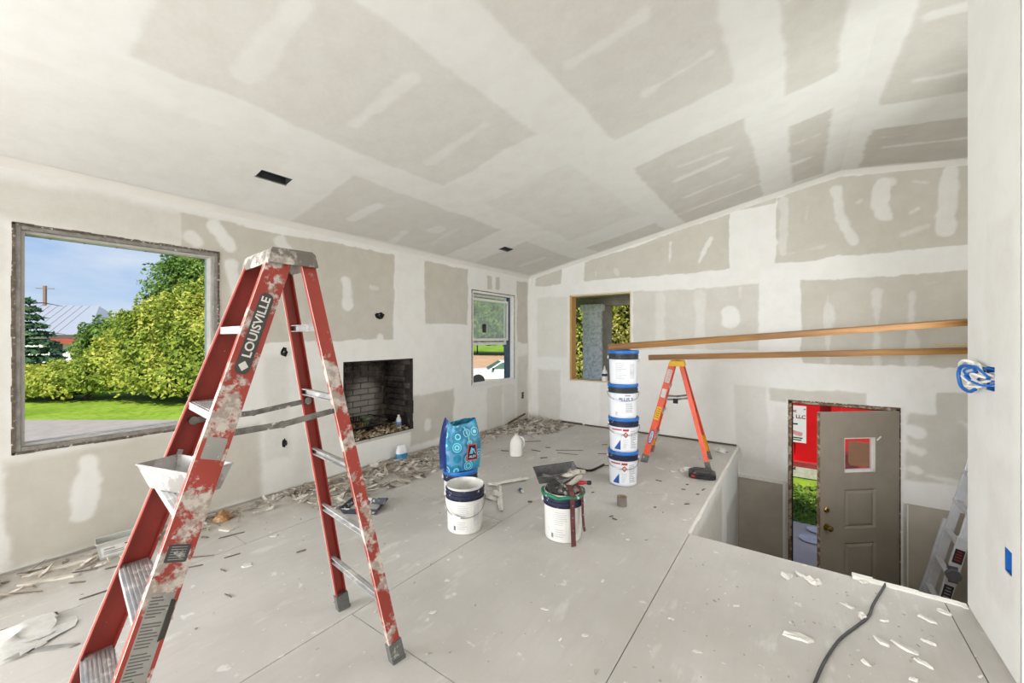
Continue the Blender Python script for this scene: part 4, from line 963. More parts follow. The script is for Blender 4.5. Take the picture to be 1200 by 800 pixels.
bucket('white bucket with blue lid under the blue patterned bag', bA, face(bA), M_collar_navy, M_bw, M_lid, 'hazard', (-1, .10))
bucket('white bucket piled with tools and brown straps', bC, face(bC), M_collar_navy, M_bw, None, 'plain', (-1, .10))
G = 'stack of four buckets'
for i, (lab, dec) in enumerate((('white bucket with blue lid, bottom one of the stack of four', 'hazard'), ('white bucket with blue lid, second from the floor in the stack', 'hazard'), ('white bucket with bold blue lettering, third from the floor in the stack', 'plus'), ('white bucket with blue lid, topmost of the stack under the board', 'back'))):
    dx, dy = ((0, 0), (.004, .002), (-.003, .0), (.002, .003))[i]
    bk_ = bucket(lab, (bS[0] + dx, bS[1] + dy), face(bS) + (.0, .06, .1, -.05)[i], M_collar_black if i > 1 else M_collar_navy, M_bws, M_lid, dec, (1 if i != 3 else -1, .085), G, z=i * .3172)

# ---- blue drawstring bag
BG_ = thing('shopping_bag', 'blue and teal patterned drawstring bag standing on a lidded bucket', 'bag', (bA[0] - .004, bA[1], .3245), face(bA) + .42)
m, t, b = base('teal_print'); oc = t.add('ShaderNodeTexCoord').outputs['Object']
vz = t.add('ShaderNodeTexVoronoi', {'Vector': t.add('ShaderNodeMapping', {'Vector': oc, 'Scale': (1, .05, 1)}).outputs[0], 'Scale': 11.0, 'Randomness': .45}, feature='F1')
dist = vz.outputs['Distance']
ring = t.math('SUBTRACT', t.ramp(dist, .36, .38), t.ramp(dist, .41, .43)); ring2 = t.math('SUBTRACT', t.ramp(dist, .20, .22), t.ramp(dist, .26, .28))
n1 = t.noise(oc, 9, 3, .5); c = t.mix(t.ramp(n1, .35, .65), lin(20, 112, 152), lin(40, 152, 184))
c = t.mix(t.math('MULTIPLY', t.ramp(dist, .60, .66), .6), c, lin(120, 160, 205)); c = t.mix(t.math('ADD', ring, ring2, True), c, lin(150, 216, 228))
t.l.new(c, b.inputs['Base Color']); b.inputs['Roughness'].default_value = .42
M_teal = m
M_navybag = mat('navy_print', lin(26, 44, 104), .4, var=.3, scale=14, spots=lin(96, 130, 190), spot_scale=15, spot_at=(.60, .64))
N_, HN = 48, 22; rings = []
for k in range(HN + 1):
    h = k / HN; hx = .156 + .014 * math.sin(min(1, h * 1.6) * PI / 2) - .055 * max(0, h - .45) ** 1.3 * 1.6; hy = .105 + .01 * math.sin(h * PI) - .075 * max(0, h - .35) ** 1.1
    row = []
    for i in range(N_):
        a = 2 * PI * i / N_; ca, sa = math.cos(a), math.sin(a); e_ = .55
        x = hx * math.copysign(abs(ca) ** e_, ca); y = hy * math.copysign(abs(sa) ** e_, sa)
        fold = .010 * math.sin(a * 7 + h * 5) * h + .006 * math.sin(a * 13 - h * 9) * h
        y += fold * (1 - abs(ca)); x += fold * .4
        z = .37 * h + .045 * max(0, h - .6) * (abs(ca) ** 3) * 2.2 - .015 * h * math.sin(a * 3 + 1)
        row.append((x, y, z))
    rings.append(row)
def bag_piece(nm, mt, test):
    mb = MB(); idx = {}; vs = []; fs = []
    for k in range(HN):
        for i in range(N_):
            a = 2 * PI * (i + .5) / N_
            if not test(a): continue
            q = []
            for kk, ii in ((k, i), (k, (i + 1) % N_), (k + 1, (i + 1) % N_), (k + 1, i)):
                if (kk, ii) not in idx: idx[kk, ii] = len(vs); vs.append(rings[kk][ii])
                q.append(idx[kk, ii])
            fs.append(tuple(q))
    mb.add(vs, fs, True); return mb.build(nm, mt, BG_, recalc=False)
cut = .42
bag_piece('front_panel', M_teal, lambda a: a > PI + cut + .12 and a < 2 * PI - cut)
bag_piece('back_panel', M_teal, lambda a: a < PI - cut and a > cut)
bag_piece('side_panel', M_navybag, lambda a: abs(a - PI) < cut or (a >= PI + cut and a <= PI + cut + .12) or abs(a - (PI - cut)) < 1e-6)
bag_piece('side_panel', M_navybag, lambda a: a < cut or a > 2 * PI - cut)
mb = MB(); mb.prism([(p[0], p[1]) for p in rings[0]], -.0, .004); mb.build('base', M_navybag, BG_)
mb = MB(); top = rings[HN - 2]; mb.tube([(p[0] * .98, p[1] * .98, p[2] - .012) for p in top], .004, 6, closed=True); mb.build('drawstring', mat('pale_blue_cord', lin(120, 190, 205), .6), BG_)
mb = MB(); mb.strip([(.0, -.075, .345), (.022, -.088, .30), (.032, -.100, .25), (.040, -.108, .21)], .012, .003, (1, 0, 0)); mb.build('cord_end', mat('pale_blue_cord', lin(120, 190, 205), .6), BG_)
# trapezoid badge on the front
bx, bz = .048, .148
def badge(w0, w1, h, y, mt, nm, par): 
    mb = MB(); p = [(bx - w0, bz - h), (bx + w0, bz - h), (bx + w1, bz + h), (bx - w1, bz + h)]
    mb.add([(x, y, z) for x, z in p] + [(x, y + .003, z) for x, z in p], [(0, 1, 2, 3), (7, 6, 5, 4), (0, 4, 5, 1), (1, 5, 6, 2), (2, 6, 7, 3), (3, 7, 4, 0)]); return mb.build(nm, mt, par)
yb_ = -.132
bd = badge(.050, .036, .066, yb_, mat('orange_red_border', lin(206, 84, 40), .5), 'badge', BG_); bi = badge(.041, .028, .056, yb_ - .002, mat('badge_navy', lin(14, 24, 60), .5), 'badge_field', bd)
RX = Matrix.Translation((bx, yb_ - .004, bz)) @ Matrix.Rotation(PI / 2, 4, 'X')
v, f = text_mesh('ALDI', .027, .0006, True); mb = MB(); mb.add([(p[0], p[1] - .034, p[2]) for p in v], f, M=RX); mb.build('lettering', M_white_ink, bd)
mb = MB()
for k in range(3): mb.strip([(-.022 + k * .011, -.012, 0), (-.006 + k * .006, .040 - k * .006, 0)], .006, .001, (1, 0, 0))
mb.strip([(.010, .03, 0), (.026, -.012, 0)], .008, .001, (1, 0, 0))
o = mb.build('emblem', mat('pale_emblem', lin(150, 200, 225), .5), bd)
for vv in o.data.vertices: vv.co = RX @ vv.co

# ================================================================== tools on the bucket
M_inox = mat('scratched_steel', lin(150, 150, 150), .35, .7, var=.2, scale=20, spots=lin(206, 203, 197), spot_scale=14, spot_at=(.58, .66))
M_dkinox = mat('muddy_dark_steel', lin(92, 90, 88), .45, .5, var=.3, spots=lin(190, 186, 180), spot_scale=18, spot_at=(.60, .66))
zt = BH
pn = thing('mud_pan', 'long steel mud pan tilted on top of the tool bucket', 'pan', (bC[0] - .085, bC[1] + .03, zt + .050), math.radians(50))
mb = MB(); TM = Matrix.Rotation(math.radians(26), 4, 'X') @ Matrix.Rotation(math.radians(-4), 4, 'Y'); trough(mb, .31, .11, .082, .62, .003, M=TM); mb.build('pan', M_inox, pn, recalc=False)
mb = MB(); mb.tube([TM @ Vector(p) for p in ((-.155, -.055, .082), (.155, -.055, .082), (.155, .055, .082), (-.155, .055, .082))], .003, 6, closed=True); mb.build('rim', M_dkinox, pn)
def knife(label, loc, rot, blade_w, blade_l, hmat, hl=.11):
    K = thing('taping_knife', label, 'knife', loc); K.rotation_euler = rot
    mb = MB(); mb.prism([(-.012, 0), (.012, 0), (blade_w / 2, blade_l * .6), (blade_w / 2, blade_l), (-blade_w / 2, blade_l), (-blade_w / 2, blade_l * .6)], -.0006, .0006); mb.build('blade', M_inox, K)
    mb = MB(); mb.lathe([(.008, 0), (.011, .01), (.014, hl * .4), (.012, hl * .75), (.016, hl * .95), (.006, hl)], 12, M=Matrix.Rotation(PI / 2, 4, 'X')); mb.build('handle', hmat, K)
    return K
knife('wide bright taping knife lying flat over the tool bucket rim', (bC[0] + .035, bC[1] - .085, zt + .075), (.22, -.12, math.radians(20)), .13, .10, M_dkinox)
knife('narrow putty knife with dark handle on the tool pile', (bC[0] - .03, bC[1] - .06, zt + .095), (.15, .1, math.radians(118)), .06, .09, mat('dark_handle', lin(58, 54, 52), .5, spots=lin(180, 175, 168), spot_scale=30))
sc_ = thing('screwdriver', 'screwdriver with red and black handle sticking out of the tool bucket', 'screwdriver', (bC[0] + .085, bC[1] + .025, zt + .055)); sc_.rotation_euler = (0, math.radians(86), math.radians(22))
mb = MB(); mb.lathe([(.010, 0), (.014, .01), (.015, .05), (.011, .07), (.012, .078)], 12); mb.build('handle', mat('red_handle', lin(170, 40, 52), .45, spots=lin(210, 204, 198), spot_scale=30), sc_)
mb = MB(); mb.lathe([(.013, .078), (.015, .085), (.015, .105), (.008, .11)], 12); mb.build('handle_end', M_black, sc_)
mb = MB(); mb.lathe([(.004, -.09), (.004, 0)], 8); mb.build('shaft', M_wire, sc_)
rg = thing('rag', 'rolled mud-stiffened grey rag draped over the tool bucket', 'rag', (bC[0], bC[1], zt))
mb = MB(); pts = [(.12, .10, .115), (.085, .06, .12), (.05, .03, .105), (.02, .0, .09), (-.015, -.04, .075)]; mb.tube(pts, [.016, .022, .024, .022, .014], 10); mb.tube([(.115, .06, .10), (.10, .02, .085), (.075, -.02, .06), (.05, -.05, .05)], [.014, .02, .018, .012], 10); mb.build('cloth', mat('muddy_rag', lin(170, 164, 154), .9, var=.25, scale=25, spots=lin(88, 84, 80), spot_scale=20, spot_at=(.58, .64)), rg)
tb = thing('tool_belt', 'worn tool belt with two brown leather straps hanging down the bucket', 'tool belt', (bC[0], bC[1], zt), face(bC))
M_leather = mat('brown_strap', lin(96, 52, 52), .7, var=.2, scale=20, spots=lin(150, 130, 126), spot_scale=26, spot_at=(.66, .72))
def lump(n, h, r, seed, M=None):
    R_ = random.Random(seed); mb = MB(); N2 = 22; rows = []
    for k in range(9):
        ph = k / 8 * PI / 2; row = []
        for i in range(N2):
            a = 2 * PI * i / N2; q = 1 + .14 * math.sin(a * 5 + k) + .14 * math.sin(a * 3 + seed + k * 1.7) + R_.uniform(-.09, .09)
            row.append((r * q * math.cos(ph) * math.cos(a), r * q * math.cos(ph) * math.sin(a), h * math.sin(ph) * (1 + .3 * math.sin(a * 2 + seed))))
        rows.append(row)
    vs = [p for row in rows for p in row]; fs = [(k * N2 + i, k * N2 + (i + 1) % N2, (k + 1) * N2 + (i + 1) % N2, (k + 1) * N2 + i) for k in range(8) for i in range(N2)]
    mb.add(vs, fs, True, M); return mb
lump(0, .085, .118, 3, Matrix.Translation((0, 0, -.02))).build('pouch', mat('dark_muddy_pouch', lin(58, 55, 52), .8, var=.5, scale=24, spots=lin(176, 170, 162), spot_scale=16, spot_at=(.56, .62)), tb)
rr_ = R1 + .016
def strap(a, zend, w, nm='strap'):
    ca, sa = math.cos(-PI / 2 + a), math.sin(-PI / 2 + a); tang = (-sa, ca, 0); pts = []
    for (rq, z) in ((.07, .055), (.11, .05), (.138, .03), (rr_, .0), (rr_ + .002, -.06), (rr_ + .004, -.14), (rr_ + .012, -.22), (rr_ + .020, zend)): pts.append((rq * ca, rq * sa, z))
    mb = MB(); mb.strip(pts, w, .004, tang); s_ = mb.build(nm, M_leather, tb)
    for k in range(3):
        p = pts[4 + k]; mb = MB(); mb.lathe([(.006, 0), (.005, .003)], 10, M=Matrix.Translation((p[0] + ca * .003, p[1] + sa * .003, p[2])) @ Vector((ca, sa, 0)).to_track_quat('Z', 'Y').to_matrix().to_4x4()); mb.build('rivet', M_wire, s_)
strap(.42, -.325, .034); strap(1.02, -.25, .026)
mb = MB(); mb.tube([(( R1 + .012) * math.cos(i * PI / 16), (R1 + .012) * math.sin(i * PI / 16), -.012 + .006 * math.sin(i * 1.3)) for i in range(32)], .012, 8, closed=True); mb.build('green_band', mat('green_band', lin(34, 120, 88), .5, var=.2, spots=lin(206, 204, 198), spot_scale=22, spot_at=(.60, .65)), tb)

# ================================================================== loose things on the floor
# milk jug
jg = thing('plastic_jug', 'translucent white gallon jug standing on the floor near the corner', 'jug', (1.085, 3.945, 0), .5)
M_jug = mat('milky_plastic', lin(226, 225, 220), .4, var=.03, scale=5)
def sq_rings(rows, n=28, e=.6):
    vs = []; fs = []
    for (hx, hy, z) in rows:
        for i in range(n):
            a = 2 * PI * i / n; ca, sa = math.cos(a), math.sin(a); vs.append((hx * math.copysign(abs(ca) ** e, ca), hy * math.copysign(abs(sa) ** e, sa), z))
    for k in range(len(rows) - 1):
        for i in range(n): j = (i + 1) % n; fs.append((k * n + i, k * n + j, (k + 1) * n + j, (k + 1) * n + i))
    fs += [tuple(range(n - 1, -1, -1)), tuple((len(rows) - 1) * n + i for i in range(n))]
    return vs, fs
mb = MB(); v, f = sq_rings([(.06, .06, 0), (.073, .073, .008), (.075, .075, .09), (.075, .075, .15), (.066, .066, .185), (.044, .044, .215), (.026, .026, .232), (.020, .020, .236)]); mb.add(v, f, True); mb.build('body', M_jug, jg)
mb = MB(); mb.lathe([(.019, .234), (.019, .254), (.004, .256)], 18); mb.build('cap', M_jug, jg)
mb = MB(); mb.tube([(.03, 0, .222), (.07, 0, .215), (.088, 0, .18), (.088, 0, .13), (.072, 0, .10)], .010, 8); mb.build('handle', M_jug, jg)

# paint tray by the ladder
ty = thing('roller_tray', 'small dark paint tray crusted with dried mud beside the red ladder', 'tray', (.93, 1.995, 0), .55)
mb = MB(); trough(mb, .31, .22, .045, .85, .004); mb.build('pan', mat('dark_tray', lin(58, 62, 72), .5, var=.2, spots=lin(190, 186, 180), spot_scale=14, spot_at=(.56, .62)), ty, recalc=False)
mb = MB(); mb.prism(rounded(.22, .15, .03), .004, .014); mb.build('dried_mud', mat('dried_mud', lin(176, 174, 172), .9, var=.2, scale=30), ty)
mb = MB(); mb.tube([(-.155, -.11, .045), (.155, -.11, .045), (.155, .11, .045), (-.155, .11, .045)], .006, 6, closed=True); mb.build('rim', mat('dark_tray', lin(58, 62, 72), .5), ty)

# tub of labelled plastic by the left wall
tbx = thing('plastic_tub', 'clear plastic tub with white label against the left wall', 'tub', (.205, .66, 0), 1.45)
M_clear = mat('scuffed_clear_plastic', lin(196, 196, 190), .3, var=.1)
mb = MB(); trough(mb, .19, .12, .105, .86, .003); mb.build('body', M_clear, tbx, recalc=False)
mb = MB(); mb.tube([(-.095, -.06, .105), (.095, -.06, .105), (.095, .06, .105), (-.095, .06, .105)], .005, 6, closed=True); mb.build('rim', M_clear, tbx)
mb = MB(); mb.add([(-.07, -.0555, .015), (.07, -.0555, .015), (.075, -.0605, .08), (-.075, -.0605, .08), (-.07, -.0535, .015), (.07, -.0535, .015), (.075, -.0585, .08), (-.075, -.0585, .08)], [(0, 1, 2, 3), (7, 6, 5, 4), (0, 4, 5, 1), (1, 5, 6, 2), (2, 6, 7, 3), (3, 7, 4, 0)]); lb = mb.build('label', mat('white_label', lin(224, 222, 218), .6), tbx)
mb = MB(); mb.box(-.06, -.01, -.0625, -.059, .062, .068); mb.box(-.06, .03, -.0615, -.058, .045, .049); mb.box(-.06, .05, -.0605, -.057, .034, .037); mb.build('fine_print', M_greyprint, lb)
mb = MB(); mb.box(.035, .06, -.0630, -.0595, .070, .078); mb.build('red_mark', M_redprint, lb)
# crumpled brown thing
o = lump(0, .055, .065, 9).build('paper_bag', mat('brown_paper', lin(160, 120, 82), .85, var=.3, scale=16, spots=lin(206, 190, 165), spot_scale=12)); o.location = (.20, 1.255, 0); tag(o, 'crumpled brown paper bag lying at the foot of the left wall', 'paper bag')
# package of wipes at the fireplace
pk = thing('supply_pack', 'white and blue plastic pack standing against the wall under the fireplace', 'pack', (.10, 3.055, 0), 1.45)
mb = MB(); v, f = sq_rings([(.06, .04, 0), (.065, .043, .01), (.065, .043, .10), (.055, .03, .13), (.05, .012, .155), (.048, .008, .165)]); mb.add(v, f, True); mb.build('body', mat('clear_white_film', lin(222, 224, 226), .35, var=.06), pk)
mb = MB(); v, f = sq_rings([(.0658, .0438, .012), (.0658, .0438, .075)]); mb.add(v, f[:-2], True); mb.build('blue_band', mat('sky_blue_print', lin(62, 134, 178), .45, var=.3, scale=20, spots=lin(220, 226, 230), spot_scale=22, spot_at=(.6, .64)), pk)
# tape roll
tp = thing('tape_roll', 'grey roll of tape standing on the floor in front of the bucket stack', 'tape roll', (2.612, 3.285, 0))
mb = MB(); mb.lathe([(.028, 0), (.040, 0), (.040, .075), (.028, .075), (.028, 0)], 24, cap0=False, cap1=False); mb.build('tape', mat('grey_tape', lin(128, 118, 108), .5, var=.08), tp)
mb = MB(); mb.lathe([(.0255, .001), (.028, .001), (.028, .074), (.0255, .074), (.0255, .001)], 24, cap0=False, cap1=False); mb.build('core', mat('cardboard', lin(168, 140, 108), .8), tp)
# black tool case
tcs = thing('tool_case', 'black plastic drill case lying near the edge of the stairwell', 'tool case', (3.02, 4.43, 0), math.radians(12))
M_case = mat('black_case', lin(42, 42, 44), .4, var=.2, spots=lin(170, 166, 160), spot_scale=20, spot_at=(.66, .70))
mb = MB(); v, f = sq_rings([(.115, .09, 0), (.125, .10, .008), (.125, .10, .045), (.11, .085, .055)], 32, .35); mb.add(v, f, True); bd_ = mb.build('body', M_case, tcs)
mb = MB(); v, f = sq_rings([(.09, .065, .052), (.085, .06, .072), (.06, .035, .080)], 32, .45); mb.add(v, f, True); mb.build('lid', mat('dark_grey_case_lid', lin(60, 60, 62), .45), tcs)
mb = MB(); mb.tube([(-.06, -.095, .03), (-.055, -.125, .03), (.055, -.125, .03), (.06, -.095, .03)], .009, 8); mb.build('handle', M_case, tcs)
mb = MB(); mb.box(-.10, -.04, -.104, -.097, .015, .035); mb.build('red_latch', M_redprint, tcs)
for nm, loc, s_, lab in (('plastic_bag', (2.86, 4.53, .0), .07, 'crumpled clear plastic bag beside the black drill case'), ('plastic_bag', (3.03, 5.55, .0), .08, 'small crumpled white bag behind the short orange ladder'), ('plastic_bag', (1.62, 2.82, .0), .085, 'crumpled clear plastic behind the open white bucket'), ('plastic_wrap', (.88, .20, 0), .16, 'sheet of crumpled clear plastic wrap on the near floor')):
    o = lump(0, s_ * (.45 if s_ < .1 else .18), s_, int(s_ * 1000)).build(nm, mat('crumpled_film', lin(214, 212, 207), .3, var=.08, scale=30)); o.location = loc; tag(o, lab, 'plastic')
# pry bar
mb = MB(); mb.tube([(1.78, 3.93, .02), (1.90, 3.90, .012), (2.02, 3.90, .012), (2.05, 3.93, .012), (2.07, 4.03, .014), (2.085, 4.17, .016)], .012, 8); o = mb.build('pry_bar', mat('black_steel', lin(44, 40, 38), .5, .3)); tag(o, 'bent black pry bar lying behind the tool bucket', 'pry bar')
mb = MB(); mb.tube([(2.09, 4.18, .004), (2.20, 4.28, .004), (2.33, 4.40, .004)], .004, 6); tag(mb.build('cord', M_black), 'thin black cord running from the pry bar past the bucket stack', 'cord')
# stiff paper strips
def ribbon(nm, pts, w, label, cat, mt, seed=1, group=None):
    R_ = random.Random(seed); P_ = [Vector(p) for p in pts]; out = []
    for i in range(len(P_) - 1):
        for k in range(4): q = P_[i].lerp(P_[i + 1], k / 4); out.append(q + Vector((0, 0, R_.uniform(0, .010))))
    out.append(P_[-1]); vs = []; fs = []; n = len(out)
    for i, p in enumerate(out):
        d = (out[min(i + 1, n - 1)] - out[max(0, i - 1)]).normalized(); s_ = Vector((-d.y, d.x, 0)).normalized() * (w / 2 * R_.uniform(.65, 1.1) * (1 if 0 < i < n - 1 else .5)); up = Vector((0, 0, .003 + R_.uniform(0, .006)))
        vs += [p - s_, p + Vector((0, 0, .012)) , p + s_, p + s_ + up, p + Vector((0, 0, .016)), p - s_ + up]
    for i in range(n - 1):
        for k in range(6): j = (k + 1) % 6; fs.append((i * 6 + k, i * 6 + j, i * 6 + 6 + j, i * 6 + 6 + k))
    fs += [(5, 4, 3, 2, 1, 0), tuple((n - 1) * 6 + k for k in range(6))]
    mb = MB(); mb.add(vs, fs); return tag(mb.build(nm, mt), label, cat, group)
M_paper = mat('stiff_white_paper', lin(222, 218, 210), .85, var=.06, scale=18, spots=lin(190, 182, 172), spot_scale=12)
ribbon('paper_strip', [(1.43, 2.98, .004), (1.50, 3.10, .004), (1.57, 3.24, .004), (1.63, 3.36, .004)], .075, 'stiff white paper strip pointing towards the jug', 'paper', M_paper, 2)
ribbon('paper_strip', [(1.53, 3.02, .010), (1.64, 2.88, .006), (1.76, 2.73, .004), (1.87, 2.60, .004)], .045, 'crumpled white paper strip ending beside the open bucket', 'paper', M_paper, 3)
cp_ = thing('spray_cap', 'small blue and white spray nozzle lying on the floor', 'nozzle', (1.74, 3.06, .012)); cp_.rotation_euler = (1.45, 0, .9)
mb = MB(); mb.lathe([(.016, 0), (.016, .03), (.01, .034), (.01, .045)], 14); mb.build('cap', mat('slate_blue', lin(84, 96, 128), .5), cp_)
mb = MB(); mb.lathe([(.009, .044), (.012, .05), (.012, .08), (.004, .085)], 12); mb.build('nozzle', M_white_ink, cp_)
# glue bottle on the sill of the unglazed window
gb = thing('glue_bottle', 'small white bottle with navy label on the pine window sill', 'bottle', (1.345, YB + .06, .72))
mb = MB(); mb.lathe([(.040, 0), (.043, .01), (.043, .13), (.03, .165), (.014, .18)], 20); mb.build('body', M_jug, gb)
mb = MB(); mb.lathe([(.0436, .075), (.0436, .115)], 20, cap0=False, cap1=False); mb.build('label', M_collar_navy, gb)
mb = MB(); mb.lathe([(.015, .178), (.013, .20), (.005, .235), (.002, .237)], 14); mb.build('nozzle', M_jug, gb)
# floor cable
mb = MB(); pts = [(3.66, 1.2, .006), (3.78, 1.65, .006), (3.868, 2.03, .006), (3.895, 2.15, .006), (3.925, 2.26, .006), (3.975, 2.41, .006), (4.045, 2.56, .006), (4.10, 2.68, .006), (4.135, 2.82, .006), (4.205, 3.05, .007), (4.215, 3.098, .004), (4.217, 3.112, -.06), (4.217, 3.113, -.5), (4.22, 3.12, -1.40)]
def smooth(pts, n=6):
    P_ = [Vector(p) for p in pts]; out = []
    for i in range(len(P_) - 1):
        p0, p1, p2, p3 = P_[max(0, i - 1)], P_[i], P_[i + 1], P_[min(len(P_) - 1, i + 2)]
        for k in range(n):
            t_ = k / n; out.append(.5 * ((2 * p1) + (p2 - p0) * t_ + (2 * p0 - 5 * p1 + 4 * p2 - p3) * t_ ** 2 + (3 * p1 - p0 - 3 * p2 + p3) * t_ ** 3))
    return out + [P_[-1]]
mb.tube(smooth(pts[:11]) + [Vector(p) for p in pts[11:]], .0062, 8); tag(mb.build('cable', mat('dusty_black_cable', lin(74, 74, 76), .6, var=.2, spots=lin(170, 166, 160), spot_scale=40, spot_at=(.68, .72))), 'dark cable snaking over the plywood and down the stairwell edge', 'cable')

# ---- plaster chips: each lies alone on the plywood
M_chip = mat('plaster_chip', lin(218, 214, 206), .9, var=.05, scale=20)
def chip(x, y, s_, el, rz, label, group=None, seed=0, th=.007, mt=M_chip, nm='plaster_chip', cat='chip'):
    R_ = random.Random(seed); k = R_.randint(8, 12); poly = [(math.cos(2 * PI * i / k) * s_ * el * R_.uniform(.55, 1.15), math.sin(2 * PI * i / k) * s_ * R_.uniform(.45, 1.2)) for i in range(k)]
    mb = MB(); n_ = len(poly); hs_ = [th * R_.uniform(.4, 1.3) for _ in poly]; mb.add([(p[0], p[1], 0) for p in poly] + [(p[0] * .9, p[1] * .86, h_) for p, h_ in zip(poly, hs_)] + [(.1 * s_, 0, th * .9)], [tuple(range(n_ - 1, -1, -1))] + [(i, (i + 1) % n_, n_ + (i + 1) % n_, n_ + i) for i in range(n_)] + [(n_ + i, n_ + (i + 1) % n_, 2 * n_) for i in range(n_)])
    o = mb.build(nm, mt); o.location = (x, y, .0005); o.rotation_euler = (0, 0, rz); return tag(o, label, cat, group)
chip(1.053, 1.091, .032, 1.3, .4, 'pale plaster flake lying alone beside the red ladder', None, 1, .004)
chip(.80, 1.36, .022, 1.5, .8, 'small pale flake on a floor joint left of the red ladder', None, 2, .004)
chip(3.814, 2.312, .034, 2.1, .15, 'long pointed white plaster chip on the open floor', None, 3, .010)
chip(3.765, 2.86, .032, 1.4, 1.1, 'lumpy white plaster scrap near the stairwell edge, left of a pair', None, 4, .022)
chip(3.885, 2.885, .030, 1.5, -.3, 'lumpy white plaster scrap near the stairwell edge, right of a pair', None, 5, .020)
chip(3.82, 2.93, .012, 3.2, -.7, 'thin curled white scrap between two plaster lumps by the stairwell', None, 6, .012)
chip(4.115, 3.045, .020, 1.4, .3, 'little plaster crumb right at the stairwell lip beside the cable', None, 7, .012)
chip(4.075, 2.66, .018, 1.4, .8, 'white plaster dab stuck over the dark cable', None, 8, .020)
GCH = 'white plaster chips on the plywood near the partition'
for i, (x, y, s_, el, rz, lb_) in enumerate(((4.025, 2.73, .016, 2.2, -.5, 'slim white chip just left of the dark cable, below the plaster dab'), (4.125, 2.50, .018, 2.4, -.6, 'slanted white chip nearest to the bend of the dark cable'), (4.215, 2.51, .022, 2.6, -.5, 'largest long white chip right of the dark cable'), (4.25, 2.44, .016, 2.2, -.6, 'slim white chip just below the largest chip by the cable'), (4.16, 2.69, .010, 2, .4, 'tiny white chip between the cable and the corner joint'), (4.30, 2.62, .012, 2.4, -.4, 'small white chip midway between the largest chip and the partition'), (4.05, 2.30, .012, 2, -.5, 'small white chip close to the lower stretch of the cable'), (4.2, 2.3, .010, 2, .5, 'tiny white chip lowest of those right of the cable'), (4.33, 2.83, .02, 2.2, -.5, 'long white chip behind the others, near the stairwell lip'), (4.42, 2.95, .018, 2, -.4, 'white chip beside the floor joint at the foot of the partition corner'))):
    chip(x, y, s_, el, rz, lb_, GCH, 20 + i, .009)
GF = 'thin plaster flakes on the middle of the floor'
for i, (x, y, s_, el, rz) in enumerate(((2.165, 1.687, .018, 1.1, 0), (2.58, 2.05, .010, 1.5, 1), (2.58, 2.777, .010, 1.8, .5), (2.85, 2.75, .010, 1.6, .9), (2.3, 1.45, .014, 1.6, 1.2), (2.75, 1.8, .012, 1.8, .4), (2.9, 2.2, .014, 1.5, 1.1), (3.0, 1.75, .012, 2, .6), (3.3, 2.1, .010, 2, .2), (3.45, 1.95, .012, 2, .4), (2.02, 1.85, .012, 1.2, 0), (3.55, 2.4, .010, 2.5, .9), (3.25, 1.6, .012, 1.6, .3), (2.0, 1.35, .02, 1.3, .4), (3.1, 3.3, .012, 2, .3), (2.95, 3.55, .012, 2, .8))):
    chip(x, y, s_, el, rz, 'thin pale plaster flake on the open plywood in the middle of the room', GF, 50 + i, .003)
for i, (x, y, l, rz) in enumerate(((2.60, 4.44, .10, -.4), (2.74, 4.42, .05, .1))):
    chip(x, y, .02, l / .03, rz, ('long', 'short')[i] + ' white drywall scrap at the feet of the orange ladder', None, 80 + i, .006)
# ---- splinters and sticks
M_splint = mat('dark_splinter', lin(118, 106, 93), .85, var=.4, scale=20); M_slat = mat('grey_lath', lin(168, 158, 144), .85, var=.25, scale=12, stretch=(2, 20, 20))
def stick(x, y, L, w, rz, label, group=None, mt=M_splint, th=.006, tilt=0.0, z=.0005, nm='wood_splinter', cat='splinter'):
    if mt is M_splint: w *= random.uniform(.45, .9); L *= random.uniform(.6, 1.1); rz += random.uniform(-.5, .5)
    mb = MB(); mb.prism([(-L / 2, -w * .15), (-L * .3, -w / 2), (L * .42, -w * .45), (L / 2, w * .2), (L * .2, w / 2), (-L * .4, w * .35)], 0, th)
    o = mb.build(nm, mt); o.location = (x, y, z + abs(math.sin(tilt)) * L / 2); o.rotation_euler = (0, tilt, rz); return tag(o, label, cat, group)
stick(1.045, .255, .30, .030, .82, 'grey pointed lath sliver lying on the near floor', None, mat('slate_lath', lin(140, 138, 134), .8, var=.2), .006)
GS = 'dark splinters scattered left of the red ladder'
for i, (x, y, L, w, rz) in enumerate(((1.163, 1.364, .07, .018, 1.0), (.433, 1.067, .08, .02, .9), (.55, 1.19, .14, .012, 1.3), (.987, .754, .09, .012, .2), (.92, .78, .07, .010, 1.4), (.70, .95, .18, .010, 1.1), (.80, .88, .12, .010, .7), (.368, .269, .22, .014, .9), (.46, .45, .10, .012, 1.2), (.33, .5, .12, .012, .6), (.62, .6, .08, .014, 1.4), (1.0, .98, .05, .010, .6), (.86, 1.08, .10, .008, 1.2), (1.3, .9, .08, .010, .1), (.7, .5, .16, .012, 1.5), (1.25, 1.55, .035, .012, .5), (.42, .62, .14, .02, 1.0))):
    stick(x, y, L, w, rz, 'thin dark wood splinter on the floor between left wall and red ladder', GS, M_splint)
for i, (x, y, L, w, rz, lb_) in enumerate(((.30, .36, .26, .03, 1.05, 'long pale lath piece at the base of the left wall'), (.16, .42, .3, .03, 1.35, 'pale lath leaning in the debris along the left wall'), (.33, .70, .14, .045, .5, 'flat white scrap in front of the clear tub'), (.42, 1.2, .12, .05, .4, 'flat white card scrap beside the crumpled brown paper'))):
    stick(x, y, L, w, rz, lb_, None, mat('pale_lath', lin(204, 198, 186), .85, var=.1), .012)
GM = 'dark bits of debris beyond the jug'
